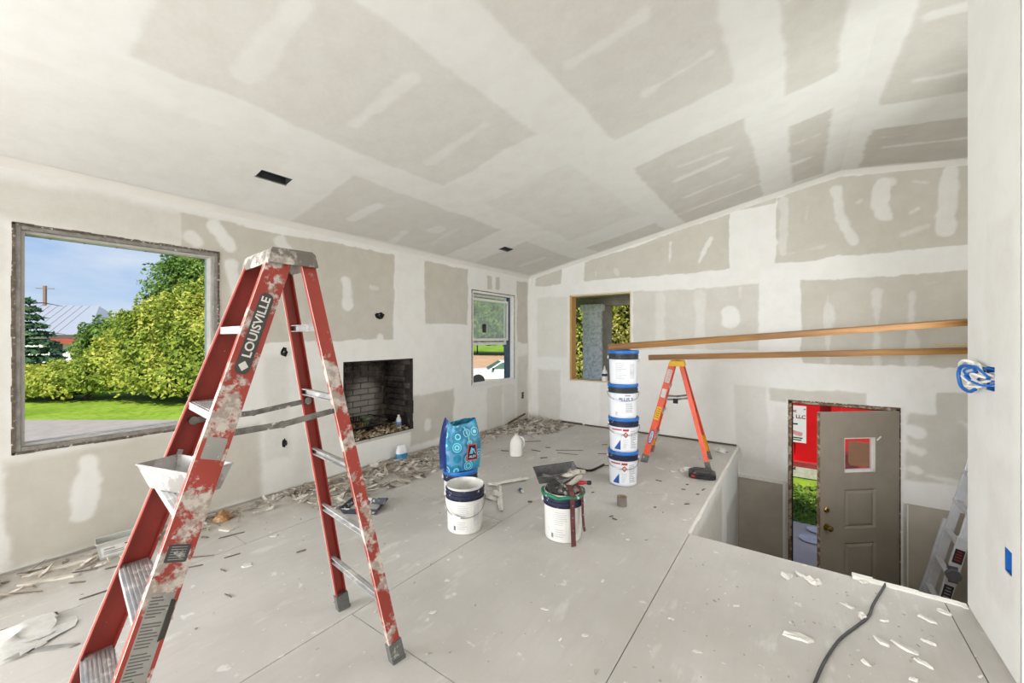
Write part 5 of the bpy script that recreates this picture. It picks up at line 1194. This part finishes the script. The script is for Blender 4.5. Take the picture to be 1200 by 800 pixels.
for i, (x, y, L, w, rz) in enumerate(((.86, 4.02, .12, .03, .8), (1.167, 4.248, .2, .012, .4), (1.40, 4.05, .14, .035, .9), (1.22, 4.45, .10, .02, .2), (1.5, 4.5, .35, .012, .35), (1.55, 4.35, .4, .010, .3), (.9, 4.6, .2, .02, 1.1), (1.9, 4.6, .12, .01, .2), (1.75, 5.0, .12, .015, .3), (2.05, 4.9, .10, .01, .5))):
    stick(x, y, L, w, rz, 'thin dark sliver of wood on the floor beyond the white jug', GM)
GK = 'dark crumbs by the stairwell and bucket stack'
for i, (x, y, L, w, rz) in enumerate(((3.05, 3.62, .05, .02, .3), (2.62, 3.03, .05, .016, .8), (2.66, 3.0, .04, .02, .1), (2.85, 3.4, .035, .014, .5), (2.95, 3.95, .05, .015, .5), (3.08, 3.9, .04, .02, 1), (2.3, 3.4, .05, .012, .6), (2.7, 4.05, .06, .014, .2), (1.95, 2.9, .06, .03, .5), (2.95, 4.1, .04, .02, .5), (3.1, 4.05, .07, .015, .9))):
    stick(x, y, L, w, rz, 'dark crumb of debris on the plywood around the bucket stack', GK)
o = stick(.055, 4.72, .38, .05, 1.2, 'dark brown lath leaning up in the corner debris pile', None, mat('dark_lath', lin(92, 70, 52), .8, var=.3), .015, -.35, .02); o.location = (.12, 5.35, .09)

# ---- debris heaps, too many pieces to count
M_heap = mat('mixed_debris', lin(160, 148, 133), .9, var=.45, scale=7, spots=lin(210, 204, 194), spot_scale=8, spot_at=(.48, .56))
def heap(n, fn, size, seed, label, elong=(1, 5), thick=.22, nm='debris_heap'):
    tag(scraps_mesh(n, fn, size, thick, seed, elong).build(nm, M_heap), label, 'debris', kind='stuff')
def cornerp(R):
    r = R.random() ** .7; a = R.uniform(0, 1); x = .09 + R.random() ** 1.2 * .80; y = 5.80 - R.random() ** 1.3 * 1.35 * (1 - x * .5)
    return (x, y, .004 + R.random() ** 2 * .11 * max(.1, 1 - (x * 1.0 + (5.9 - y) * .55))), 1
heap(620, cornerp, .020, 12, 'heap of broken lath and plaster debris in the far corner', (1, 4.5))
heap(70, lambda R: ((.12 + R.random() * .7, 5.75 - R.random() ** 1.2 * 1.2, .02 + R.random() ** 2 * .07), .6), .012, 21, 'long thin lath sticks on the corner debris heap', (5, 12), .5)
heap(200, lambda R: ((.07 + R.random() ** 2.0 * .38, R.uniform(3.3, 4.8), .003 + R.random() * .012), .7), .02, 13, 'line of plaster crumbs along the left wall between fireplace and corner', (1, 5))
heap(380, lambda R: ((.11 + R.random() ** 1.3 * .64, 1.75 + R.random() * 1.55, .003 + R.random() ** 2 * .035), 1), .018, 14, 'broken lath and plaster strewn on the floor before the fireplace', (1, 6))
heap(170, lambda R: ((.08 + R.random() ** 2 * .26, R.uniform(-.3, 1.85), .002 + R.random() ** 2 * .014), .7), .018, 15, 'splinters and crumbs along the foot of the left wall below the large window', (1, 7))
heap(300, lambda R: ((R.uniform(.1, 3.15), R.uniform(.2, 5.8), .0005), .5), .010, 16, 'fine plaster crumbs and grit scattered over the plywood floor', (1, 2.5), .25, 'floor_grit')
heap(180, lambda R: ((R.uniform(3.2, 4.5), R.uniform(1.2, 3.05), .0005), .45), .010, 17, 'fine plaster grit on the plywood right of the long floor joint', (1, 2.5), .25, 'floor_grit')

# ================================================================== electrical bits
M_hole = mat('dark_hole', lin(22, 22, 24), .9); M_elec = mat('electrical_blue', lin(28, 100, 178), .45, var=.06)
def ripped(nm, label, y, z, w, h, seed):
    R_ = random.Random(seed); T = thing(nm, label, 'outlet', (0, y, z))
    k = 14; poly = [(math.cos(2 * PI * i / k) * w * R_.uniform(.7, 1.15), math.sin(2 * PI * i / k) * h * R_.uniform(.7, 1.15)) for i in range(k)]
    mb = MB(); mb.add([(.0025, p[0], p[1]) for p in poly] + [(.0045, p[0] * .98, p[1] * .98) for p in poly], [tuple(range(k, 2 * k))] + [(i, (i + 1) % k, k + (i + 1) % k, k + i) for i in range(k)]); mb.build('torn_hole', M_hole, T)
    mb = MB()
    for q in range(3):
        a = R_.uniform(0, 6); mb.tube([(.004, math.cos(a) * w * .2, math.sin(a) * h * .3), (.03, math.cos(a + 1) * w * .5, math.sin(a + 1) * h * .4), (.022, math.cos(a + 2) * w * .8, math.sin(a + 2) * h * .7)], .004, 6)
    mb.build('wire', mat('black_wire', lin(40, 40, 42), .5, spots=lin(190, 186, 180), spot_scale=40), T); return T
ripped('wiring_hole', 'torn outlet hole with wires on the bare grey patch above the fireplace', 2.834, 1.638, .070, .042, 1)
ripped('wiring_hole', 'dark torn hole with wires behind the red ladder at eye level', 1.805, 1.265, .030, .05, 2)
ripped('wiring_hole', 'low torn outlet hole with cable stub left of the fireplace', 1.806, .438, .020, .045, 3)
ob = thing('outlet_box', 'small wall outlet box below the double hung window in the corner', 'outlet', (0, 5.683, .42))
mb = MB(); mb.box(.0, .012, -.035, .035, -.055, .055); mb.build('plate', M_steel, ob); mb = MB(); mb.box(.011, .0135, -.022, .022, -.045, .045); mb.build('opening', M_hole, ob)
for (y_, z_) in ((-.004, .025), (.004, -.02)):
    mb = MB(); mb.tube([(.012, y_, z_), (.03, y_ + .01, z_), (.02, y_ + .02, z_ - .02)], .004, 6); mb.build('wire', M_white_ink, ob)
# ceiling light openings
for k, (hx0, hx1, hy0, hy1, lab) in enumerate(((.61, .715, 1.315, 1.53, 'dark rectangular light cut-out in the ceiling over the large window'), (.59, .69, 4.25, 4.455, 'dark rectangular light cut-out in the ceiling near the far corner'))):
    L = thing('ceiling_box', lab, 'light box', (hx0, hy0, czf(hx0))); dx, dy = hx1 - hx0, hy1 - hy0
    mb = MB(); sl = .199 * dx
    def q(x, y, z): return (x, y, z + .199 * x)
    def cell(a, b, c, d, z0, z1): mb.add([q(a, c, z0), q(b, c, z0), q(b, d, z0), q(a, d, z0), q(a, c, z1), q(b, c, z1), q(b, d, z1), q(a, d, z1)], [(0, 3, 2, 1), (4, 5, 6, 7), (0, 1, 5, 4), (1, 2, 6, 5), (2, 3, 7, 6), (3, 0, 4, 7)])
    cell(0, .004, 0, dy, 0, .07); cell(dx - .004, dx, 0, dy, 0, .07); cell(0, dx, 0, .004, 0, .07); cell(0, dx, dy - .004, dy, 0, .07); cell(0, dx, 0, dy, .066, .07); mb.build('box', mat('galvanised_dark', lin(66, 70, 72), .5, .3), L)
    mb = MB(); cell(-.006, .004, -.004, dy + .004, -.004, .008); mb.build('lip', M_steel, L)
    mb = MB(); mb.tube([q(.05, dy * .7, .06), q(.06, dy * .75, .02), q(.05, dy * .85, .03)], .005, 6); mb.build('wire', M_black, L)
# switch box full of wires on the partition
sw = thing('switch_box', 'blue electrical box with a tangle of white and blue wires on the partition', 'switch box', (4.535, 2.785, 1.21))
def openbox(par, w, h, d, name='box'):
    mb = MB(); mb.box(0, d, -w, -w + .003, -h, h); mb.box(0, d, w - .003, w, -h, h); mb.box(0, d, -w, w, -h, -h + .003); mb.box(0, d, -w, w, h - .003, h); mb.box(d, d + .003, -w, w, -h, h); mb.build(name, M_elec, par)
openbox(sw, .049, .054, .07)
R_ = random.Random(11)
for k in range(15):
    a = R_.uniform(0, 6.28); p0 = Vector((.05, R_.uniform(-.035, .035), R_.uniform(-.04, .04))); c1 = Vector((-.03, R_.uniform(-.04, .11), R_.uniform(-.05, .05)))
    yy = R_.uniform(.02, .17) if k < 9 else R_.uniform(-.03, .05); c2 = Vector((-.05 + R_.uniform(-.02, .02), yy, R_.uniform(-.05, .07))); p3 = Vector((-.03, yy - R_.uniform(.02, .07), R_.uniform(-.06, .05)))
    mb = MB(); mb.tube(smooth([p0, c1, c2, p3], 5), .0052 if k % 3 else .0065, 6); mb.build('wire', (M_white_ink, mat('white_cable', lin(226, 224, 218), .5), M_elec)[k % 3], sw)
mb = MB(); mb.tube(smooth([(.0, .06, .03), (-.05, .13, .05), (-.06, .185, .02), (-.055, .18, -.05), (-.04, .13, -.075), (-.03, .08, -.06)], 6), .008, 8); mb.build('cable_loop', M_elec, sw)
mb = MB(); mb.tube(smooth([(.0, .05, .04), (-.05, .10, .075), (-.06, .16, .06), (-.05, .19, .03)], 6), .008, 8); mb.build('cable_loop', mat('white_cable', lin(226, 224, 218), .5), sw)
s2 = thing('outlet_box', 'plain blue electrical box set low in the partition', 'outlet', (4.535, 2.59, .46)); openbox(s2, .033, .048, .06)

# ================================================================== outdoors
ZG = -1.45
def fwd(D, lat, z=0.0):   # a spot D metres in front of and lat metres to the right of the standpoint
    s_, c_ = math.sin(YAW), math.cos(YAW); return Vector((CAMX - s_ * D + c_ * lat, c_ * D + s_ * lat, z))
def grassmat(name, a, b_, c2):
    m, t, b = base(name); oc = t.add('ShaderNodeTexCoord').outputs['Object']
    n1 = t.noise(oc, .35, 5, .6); n2 = t.noise(oc, 5, 5, .65); c = t.mix(t.ramp(n1, .35, .65), a, b_); c = t.mix(t.math('MULTIPLY', t.ramp(n2, .45, .7), .7), c, c2)
    t.l.new(c, b.inputs['Base Color']); b.inputs['Roughness'].default_value = .95; b.inputs['Specular IOR Level'].default_value = .1
    bn = t.add('ShaderNodeBump', {'Height': n2, 'Strength': .6, 'Distance': .05}); t.l.new(bn.outputs[0], b.inputs['Normal']); return m
M_grass = grassmat('lawn', lin(108, 140, 40), lin(140, 166, 58), lin(84, 116, 34))
f_ = MB(); f_.box(-160, 60, -60, 160, ZG - .2, ZG); struct(f_.build('ground', M_grass))
f_ = MB(); v = [fwd(10.7, -40), fwd(10.7, -6.5), fwd(13.9, -5), fwd(13.9, -40)]; f_.prism([(p.x, p.y) for p in v], ZG - .01, ZG + .02); struct(f_.build('driveway', mat('asphalt', lin(158, 150, 142), .9, var=.08, scale=3)))
f_ = MB(); v = [fwd(24, -12), fwd(24, 3), fwd(30, 6), fwd(74, 8), fwd(62, -14)]; f_.prism([(p.x, p.y) for p in v], ZG - .01, ZG + .03); struct(f_.build('gravel_lot', mat('sandy_gravel', lin(186, 150, 116), .95, var=.12, scale=.8)))
f_ = MB(); f_.box(2.2, 6.5, YB + .17, 7.55, ZG - .01, ZG + .04); struct(f_.build('walkway', mat('warm_concrete', lin(196, 188, 176), .9, var=.1, scale=2)))

# ---- foliage
def leafmat(name, c1, c2, c3, tr=.35):
    m, t, b = base(name); out = t.n['Material Output']
    at_ = t.add('ShaderNodeAttribute', attribute_name='tone').outputs['Fac']
    c = t.mix(t.ramp(at_, .0, .55), c1, c2); c = t.mix(t.ramp(at_, .62, 1.0), c, c3)
    t.l.new(c, b.inputs['Base Color']); b.inputs['Roughness'].default_value = .6; b.inputs['Specular IOR Level'].default_value = .25
    tl = t.add('ShaderNodeBsdfTranslucent', {'Color': c}); mx_ = t.add('ShaderNodeMixShader', {0: tr, 1: b.outputs[0], 2: tl.outputs[0]}); t.l.new(mx_.outputs[0], out.inputs[0]); return m
LEAF = leafmat('sunlit_leaves', lin(112, 138, 50), lin(172, 186, 76), lin(220, 214, 112)); LEAF_D = leafmat('deep_green_leaves', lin(84, 120, 50), lin(122, 156, 68), lin(166, 186, 96)); LEAF_C = leafmat('blue_green_needles', lin(40, 74, 52), lin(62, 98, 66), lin(92, 124, 84), .15); LEAF_Y = leafmat('yellowing_leaves', lin(140, 150, 60), lin(200, 198, 92), lin(230, 206, 140))
M_core = mat('dark_green_core', lin(52, 62, 28), .95, var=.3, scale=3); M_trunk = mat('bark', lin(96, 82, 66), .9, var=.3, scale=10)
def leaves(nm, blobs, n, size, mt, parent, seed, flat=.0):
    """n leaves spread over the skins of lumpy ellipsoids: (centre, radii)"""
    R = np.random.RandomState(seed); vol = np.array([b_[1][0] * b_[1][2] for b_ in blobs]); cnt = np.maximum(1, (n * vol / vol.sum()).astype(int)); V = []; T = []
    for (c, r), k in zip(blobs, cnt):
        d = R.normal(size=(k, 3)); d /= np.linalg.norm(d, axis=1)[:, None]; d[:, 2] = np.where(d[:, 2] < -.55, -d[:, 2], d[:, 2])
        bump = 1 + .17 * np.sin(d[:, 0] * 9 + seed) * np.sin(d[:, 1] * 8 + 1) + .13 * np.sin(d[:, 2] * 13 + d[:, 0] * 11) + .07 * np.sin(d[:, 2] * 29 + seed) * np.sin(d[:, 1] * 27 + d[:, 0] * 9)
        depth = 1 - R.rand(k) ** 2 * .30; p = np.array(c) + d * np.array(r) * (bump * depth)[:, None]
        nrm = d + R.normal(size=(k, 3)) * .75 + np.array([0, 0, .35]); nrm /= np.linalg.norm(nrm, axis=1)[:, None]
        ax = np.cross(nrm, R.normal(size=(k, 3))); ax /= np.linalg.norm(ax, axis=1)[:, None]; ay = np.cross(nrm, ax)
        s1 = (size * (.6 + .8 * R.rand(k)))[:, None]; s2 = s1 * .55
        q = np.stack([p - ax * s1, p + ay * s2 - nrm * s1 * .15, p + ax * s1, p - ay * s2 - nrm * s1 * .15], 1); V.append(q); T.append(np.clip(.48 + .27 * R.normal(size=k) + .25 * np.sin(p[:, 0] * 1.3 + p[:, 1] * .9 + p[:, 2] * 1.7), 0, 1))
    V = np.concatenate(V); T = np.concatenate(T); N = len(V)
    me = bpy.data.meshes.new(nm); me.vertices.add(N * 4); me.vertices.foreach_set('co', V.reshape(-1).astype(np.float32)); me.loops.add(N * 4); me.loops.foreach_set('vertex_index', np.arange(N * 4, dtype=np.int32))
    me.polygons.add(N); me.polygons.foreach_set('loop_start', np.arange(0, N * 4, 4, dtype=np.int32)); me.update(calc_edges=True)
    a_ = me.attributes.new('tone', 'FLOAT', 'FACE'); a_.data.foreach_set('value', T.astype(np.float32)); me.materials.append(mt)
    o = bpy.data.objects.new(nm, me); COL.objects.link(o); o.parent = parent; o['kind'] = 'stuff'; return o
def bush(nm, label, cat, base_, blobs, n, size, mt, seed, trunk=True, group=None):
    B = thing(nm, label, cat, base_, 0, group); leaves('foliage', blobs, n, size, mt, B, seed)
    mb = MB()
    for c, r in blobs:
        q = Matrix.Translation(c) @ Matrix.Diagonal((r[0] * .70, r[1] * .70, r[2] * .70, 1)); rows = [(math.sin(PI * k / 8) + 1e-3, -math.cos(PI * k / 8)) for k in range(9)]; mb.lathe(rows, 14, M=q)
    mb.build('inner_core', M_core, B)  # solid dark green filler, added so the foliage is not see-through
    if trunk:
        mb = MB()
        for c, r in blobs[:1 if blobs[0][1][0] > 4 else 3]: mb.tube([(c[0] * .3, c[1] * .3, -.05), (c[0] * .7, c[1] * .7, c[2] * .5), (c[0], c[1], c[2])], [.11, .08, .04], 7)
        mb.build('trunk', M_trunk, B)
    return B
rt = Vector((math.cos(YAW), math.sin(YAW), 0)); fw = Vector((-math.sin(YAW), math.cos(YAW), 0))
def B_(lat, dep, z, rx, ry, rz): v = rt * lat + fw * dep; return ((v.x, v.y, z), (max(rx, ry), max(rx, ry) * .9, rz))
# overgrown shrub mass through the large window, each shrub by itself
bush('shrub', 'huge overgrown sunlit shrub filling the middle of the large window', 'shrub', fwd(19.5, -16.6, ZG), [B_(0, 0, 2.3, 2.2, 2.0, 2.2), B_(1.5, .3, 3.1, 1.9, 1.8, 2.2), B_(-1.3, -.2, 1.6, 1.6, 1.6, 1.6), B_(.6, -1.0, 1.2, 1.8, 1.4, 1.3)], 42000, .085, LEAF, 1)
bush('shrub', 'broad leafy shrub in front of the tall tree, right in the large window', 'shrub', fwd(18.8, -14.4, ZG), [B_(0, 0, 2.2, 2.0, 1.8, 2.3), B_(.9, .2, 3.1, 1.6, 1.6, 1.8), B_(.2, -.9, 1.1, 1.7, 1.2, 1.2), B_(2.2, 0, 2.0, 1.7, 1.5, 2.2)], 40000, .085, LEAF, 2)
bush('shrub', 'low yellow-green shrub at the left foot of the shrub mass', 'shrub', fwd(18.6, -20.2, ZG), [B_(0, 0, .8, 1.6, 1.2, .9), B_(1.6, .2, 1.2, 1.5, 1.3, 1.2), B_(-1.8, 0, .7, 1.5, 1.2, .8)], 18000, .08, LEAF, 3)
bush('shrub', 'dark green rounded shrub below the neighbour house roof', 'shrub', fwd(25, -25.0, ZG), [B_(0, 0, 2.0, 1.5, 1.4, 1.8), B_(1.2, .2, 2.7, 1.2, 1.1, 1.4)], 12000, .10, LEAF_D, 4)
bush('tree', 'tall bright green tree rising at the right of the large window', 'tree', fwd(23, -17.9, ZG), [B_(0, 0, 5.1, 2.3, 2.2, 2.6), B_(-.9, .2, 4.0, 1.8, 1.7, 1.8), B_(1.8, .2, 5.8, 2.2, 2.0, 2.6), B_(-1.8, 0, 3.4, 1.2, 1.2, 1.2)], 32000, .09, LEAF_D, 5)
# layered conifer at the left edge
cf = thing('conifer', 'blue-green conifer with layered drooping branches at the left window edge', 'tree', fwd(20, -25.0, ZG))
bl = []
for k in range(9):
    for j in range(5):
        a = j * 1.3 + k * .7; r = 2.3 - k * .17; zz = 1.4 + k * .42; bl.append(((math.cos(a) * r * .6, math.sin(a) * r * .6, zz - .1), (r * .55, r * .42, .16)))
leaves('foliage', bl, 9000, .12, LEAF_C, cf, 9)
mb = MB(); mb.tube([(0, 0, -.05), (0, 0, 2.5), (.1, 0, 5.2)], [.22, .15, .04], 8); mb.build('trunk', M_trunk, cf)
for k in range(12):
    a = k * 1.3; mb = MB(); mb.tube([(0, 0, 1.2 + k * .3), (math.cos(a) * 1.3, math.sin(a) * 1.3, 1.35 + k * .3), (math.cos(a) * 2.0, math.sin(a) * 2.0, 1.2 + k * .3)], [.05, .03, .01], 5); mb.build('branch', M_trunk, cf)
# neighbour house
hs = thing('house', 'white neighbour house with grey metal roof and chimney pole behind the shrubs', 'house', fwd(44, -49.2, ZG), YAW + .25)
M_hw = mat('white_siding', lin(226, 224, 222), .8, var=.03); M_roof = mat('grey_metal_roof', lin(150, 156, 168), .5, var=.05)
mb = MB(); mb.box(-7, 5, -4, 4, -.1, 3.3); mb.build('wall', M_hw, hs)
mb = MB(); mb.add([(-7.5, -4.6, 3.1), (5.5, -4.6, 3.1), (5.5, 4.6, 3.1), (-7.5, 4.6, 3.1), (-4.5, 0, 6.3), (3.6, 0, 6.3)], [(0, 1, 5, 4), (2, 3, 4, 5), (1, 2, 5), (3, 0, 4), (3, 2, 1, 0)]); rf_ = mb.build('roof', M_roof, hs)
for i in range(18):
    x = -7 + i * .7; t_ = 0 if x < -4.5 else 1
    if -4.4 < x < 3.5: mb = MB(); mb.bar((x, -4.62, 3.13), (x, 0, 6.34), .03, .03); mb.build('roof_seam', M_roof, rf_)
mb = MB(); mb.bar((-1.2, .0, 6.2), (-1.2, .0, 8.4), .22, .22, (1, 0, 0)); mb.bar((-2.0, 0, 8.1), (-.4, 0, 8.1), .08, .08); mb.build('chimney_pole', mat('brown_pole', lin(140, 116, 104), .8), rf_)
for wx in (-4.5, -1, 2.5): mb = MB(); mb.box(wx - .5, wx + .5, -4.06, -3.98, 1.0, 2.4); mb.build('window', mat('dark_pane', lin(70, 78, 88), .2), hs)
mb = MB(); mb.box(1.5, 5.6, -4.7, -4.02, 2.2, 2.7); mb.build('red_awning', mat('brick_red', lin(170, 80, 70), .8), hs)
# ---- beyond the double hung window: pickup, lot, trees
cr_ = thing('pickup', 'white pickup parked on the sandy lot beyond the double hung window', 'car', fwd(24.0, -.45, ZG), YAW + math.radians(8))
M_car = mat('white_car_paint', lin(236, 236, 238), .25, var=.01); M_cg = mat('car_glass', lin(96, 124, 118), .1, var=.05)
def side_prof(mb, prof, y0, y1): mb.add([(x, y0, z) for x, z in prof] + [(x, y1, z) for x, z in prof], [tuple(range(len(prof))), tuple(range(2 * len(prof) - 1, len(prof) - 1, -1))] + [(i, len(prof) + i, len(prof) + (i + 1) % len(prof), (i + 1) % len(prof)) for i in range(len(prof))])
mb = MB(); side_prof(mb, [(-2.5, .45), (2.5, .45), (2.5, 1.0), (.9, 1.0), (-1.0, 1.0), (-2.45, .93), (-2.55, .7)], -.9, .9); mb.build('body', M_car, cr_, bevel=.05)
mb = MB(); side_prof(mb, [(-1.0, .99), (1.0, .99), (.85, 1.45), (-.25, 1.47)], -.78, .78); cab = mb.build('cab', M_car, cr_, bevel=.04)
mb = MB(); side_prof(mb, [(-.82, 1.03), (.30, 1.03), (.28, 1.39), (-.22, 1.40)], -.795, .795); mb.build('side_window', M_cg, cab); mb = MB(); side_prof(mb, [(.38, 1.03), (.86, 1.03), (.76, 1.38), (.36, 1.39)], -.795, .795); mb.build('side_window', M_cg, cab)
mb = MB(); mb.bar((-1.0, 0, 1.03), (-.29, 0, 1.44), 1.45, .03); mb.build('windscreen', M_cg, cab)
for wx in (-1.6, 1.6):
    for wy in (-.86, .86):
        mb = MB(); mb.lathe([(.2, -.1), (.36, -.1), (.38, -.06), (.38, .06), (.36, .1), (.2, .1)], 20, M=Matrix.Translation((wx, wy, .38)) @ Matrix.Rotation(PI / 2, 4, 'X')); mb.build('wheel', M_black, cr_)
for (s_, yy) in ((-1, -.95), (1, .95)): mb = MB(); mb.cbox((-.75, yy, 1.05), (.12, .14, .12)); mb.build('mirror', M_black, cab)
for i, (D, lat, h, rx, mt) in enumerate(((66, -12.5, 9.5, 5.5, LEAF_D), (70, -6.0, 12, 6, LEAF), (64, -1.2, 10.5, 5, LEAF_D), (68, 4.6, 12, 5.5, LEAF))):
    bush('tree', ('broad dark tree at the far edge of the sandy lot', 'tall light green tree behind the sandy lot', 'round dark tree behind the white pickup', 'tall yellow-green tree at the right end of the sandy lot')[i], 'tree', fwd(D, lat, ZG), [B_(0, 0, h * .55, rx, rx, h * .5), B_(rx * .5, 0, h * .4, rx * .7, rx * .7, h * .4), B_(-rx * .5, 0, h * .42, rx * .7, rx * .7, h * .4)], 9000, .30, mt, 20 + i)
# ---- porch beyond the unglazed window
M_stucco = mat('grainy_pale_stone', lin(228, 228, 236), .9, var=.25, scale=18, bump=.6, spots=lin(246, 246, 250), spot_scale=14, spot_at=(.52, .60)); M_por = mat('porch_board', lin(160, 152, 140), .9, var=.15, scale=5)
pc = thing('porch_column', 'square rough stone porch column outside the unglazed window', 'column', (.47, 7.62, ZG))
mb = MB(); mb.box(-.20, .20, -.17, .17, 0, 3.45); mb.build('shaft', M_stucco, pc, bevel=.01)
mb = MB(); mb.box(-.24, .24, -.21, .21, 3.36, 3.50); mb.build('capital', M_stucco, pc, bevel=.02); mb = MB(); mb.box(-.24, .24, -.21, .21, 0, .15); mb.build('base', M_stucco, pc, bevel=.02)
mb = MB(); mb.box(.201, .30, -.10, .12, 0, 3.45); mb.build('shaded_side', M_por, pc)  # darker strip stands in for the column's shaded side face
po = MB(); po.box(-.4, 3.0, YB + .17, 7.80, 2.18, 2.30); po.box(-.4, 3.0, 7.56, 7.78, 2.02, 2.2); po = struct(po.build('ceiling_porch', M_por))
f_ = MB(); f_.box(-1.2, 2.1, YB + .17, 8.3, ZG, -.15); struct(f_.build('floor_porch', mat('grey_concrete', lin(190, 186, 180), .9)))
for i, (x, y, h, rx, mt, lb_) in enumerate(((-2.4, 13.6, 5.2, 1.6, LEAF_Y, 'yellowing shrub seen left of the porch column'), (.1, 13.9, 6.6, 2.0, LEAF_Y, 'yellow-green shrub seen right of the porch column'), (-2.0, 18.0, 8.6, 2.6, LEAF, 'taller leafy shrub behind the porch column'))):
    bush('shrub', lb_, 'shrub', (x, y, ZG), [((0, 0, h * .5), (rx, rx, h * .48)), ((rx * .5, .2, h * .35), (rx * .8, rx * .8, h * .34)), ((-rx * .5, 0, h * .33), (rx * .8, rx * .8, h * .32))], 26000, .055, mt, 40 + i)
# ---- red dumpster and lawn strip outside the entry door
M_red = mat('red_steel', lin(206, 20, 28), .45, var=.08, scale=3, spots=lin(150, 30, 30), spot_scale=4, spot_at=(.66, .72)); DX, DY = 4.6, 10.1
dp = thing('dumpster', 'big bright red steel dumpster parked outside the entry door', 'dumpster', (DX, DY, ZG))
mb = MB(); mb.box(-3.4, 3.0, .08, .14, .28, 2.3); mb.box(-3.4, -3.32, .14, 2.2, .28, 2.3); mb.box(2.92, 3.0, .14, 2.2, .28, 2.3); mb.box(-3.4, 3.0, 2.14, 2.2, .28, 2.3); mb.box(-3.4, 3.0, .1, 2.2, .24, .30); mb.build('body', M_red, dp)
for i in range(9):
    x = -3.3 + i * .76 + .06; mb = MB(); mb.box(x - .085, x + .085, -.03, .09, .30, 2.2); r_ = mb.build('rib', M_red, dp, bevel=.012)
mb = MB(); mb.box(-3.45, 3.05, -.06, .12, 2.16, 2.32); mb.build('top_rail', M_red, dp, bevel=.01); mb = MB(); mb.box(-3.45, 3.05, -.04, .12, .22, .32); mb.build('bottom_rail', mat('dull_red', lin(150, 60, 62), .6), dp)
mb = MB(); mb.box(-3.2, 2.8, -.05, .10, .02, .22); mb.build('skid', mat('weathered_white_beam', lin(196, 192, 186), .8, var=.15, spots=lin(70, 66, 62), spot_scale=3, spot_at=(.66, .70)), dp)
mb = MB(); mb.prism(rounded(.34, .46, .05), .0, .02, M=Matrix.Translation((.15, -.035, .64)) @ Matrix.Rotation(PI / 2, 4, 'X')); mb.build('timber_panel', mat('rough_brown_timber', lin(120, 88, 58), .85, var=.3, scale=4, stretch=(3, 3, 18)), dp)
sg = thing('sign', 'white company sign fixed to the red dumpster', 'sign', (3.83, 10.065, -.36))
mb = MB(); mb.box(-.75, .10, -.012, 0, -.37, .37); mb.build('board', mat('sign_white', lin(228, 228, 232), .5, var=.02), sg)
def sgt(s_, size, x, z, mt, bold=True):
    v, f = text_mesh(s_, size, .001, bold, 'RIGHT'); mb = MB(); mb.add(v, f, M=Matrix.Translation((x, -.014, z)) @ Matrix.Rotation(PI / 2, 4, 'X')); mb.build('lettering', mt, sg)
M_maroon = mat('maroon_print', lin(140, 40, 70), .6)
sgt('Inc', .09, -.06, .27, M_maroon); sgt('g, LLC', .098, .092, .15, M_maroon)
mb = MB(); mb.box(-.5, -.04, -.015, -.011, -.01, .015); mb.box(-.5, .04, -.015, -.011, -.285, -.265); mb.box(-.5, .02, -.015, -.011, -.325, -.308); mb.build('small_print', M_black, sg)
mb = MB(); mb.prism(rounded(.34, .075, .012), 0, .004, M=Matrix.Translation((-.13, -.011, -.165)) @ Matrix.Rotation(.22, 4, 'Y') @ Matrix.Rotation(PI / 2, 4, 'X')); mb.build('pink_emblem', mat('pink_print', lin(214, 150, 160), .6), sg)
mb = MB(); mb.lathe([(.012, 0), (.012, .004)], 10, M=Matrix.Translation((.075, -.012, .31)) @ Matrix.Rotation(PI / 2, 4, 'X')); mb.build('screw', M_black, sg)
gl_ = thing('grass_strip', 'patch of bright weeds between the walkway and the dumpster', 'grass', (4.0, 8.7, ZG)); gl_['kind'] = 'stuff'
leaves('foliage', [((x, y, .0), (.5, .45, .11)) for x in (-1.2, -.6, 0, .6, 1.2) for y in (-.7, -.15, .35)], 7000, .04, LEAF_D, gl_, 70)
for (x, y, s_, lb_) in ((4.02, 7.35, .12, 'white paper plate lying on the concrete outside the door, farther one'), (3.95, 6.98, .14, 'white paper plate lying on the concrete outside the door, nearer one')):
    mb = MB(); mb.lathe([(s_ * .6, 0), (s_ * .7, .004), (s_, .016), (s_ * .98, .018), (s_ * .68, .008), (.002, .007)], 24); o = mb.build('paper_plate', M_white_ink); o.location = (x, y, ZG + .04); tag(o, lb_, 'plate')
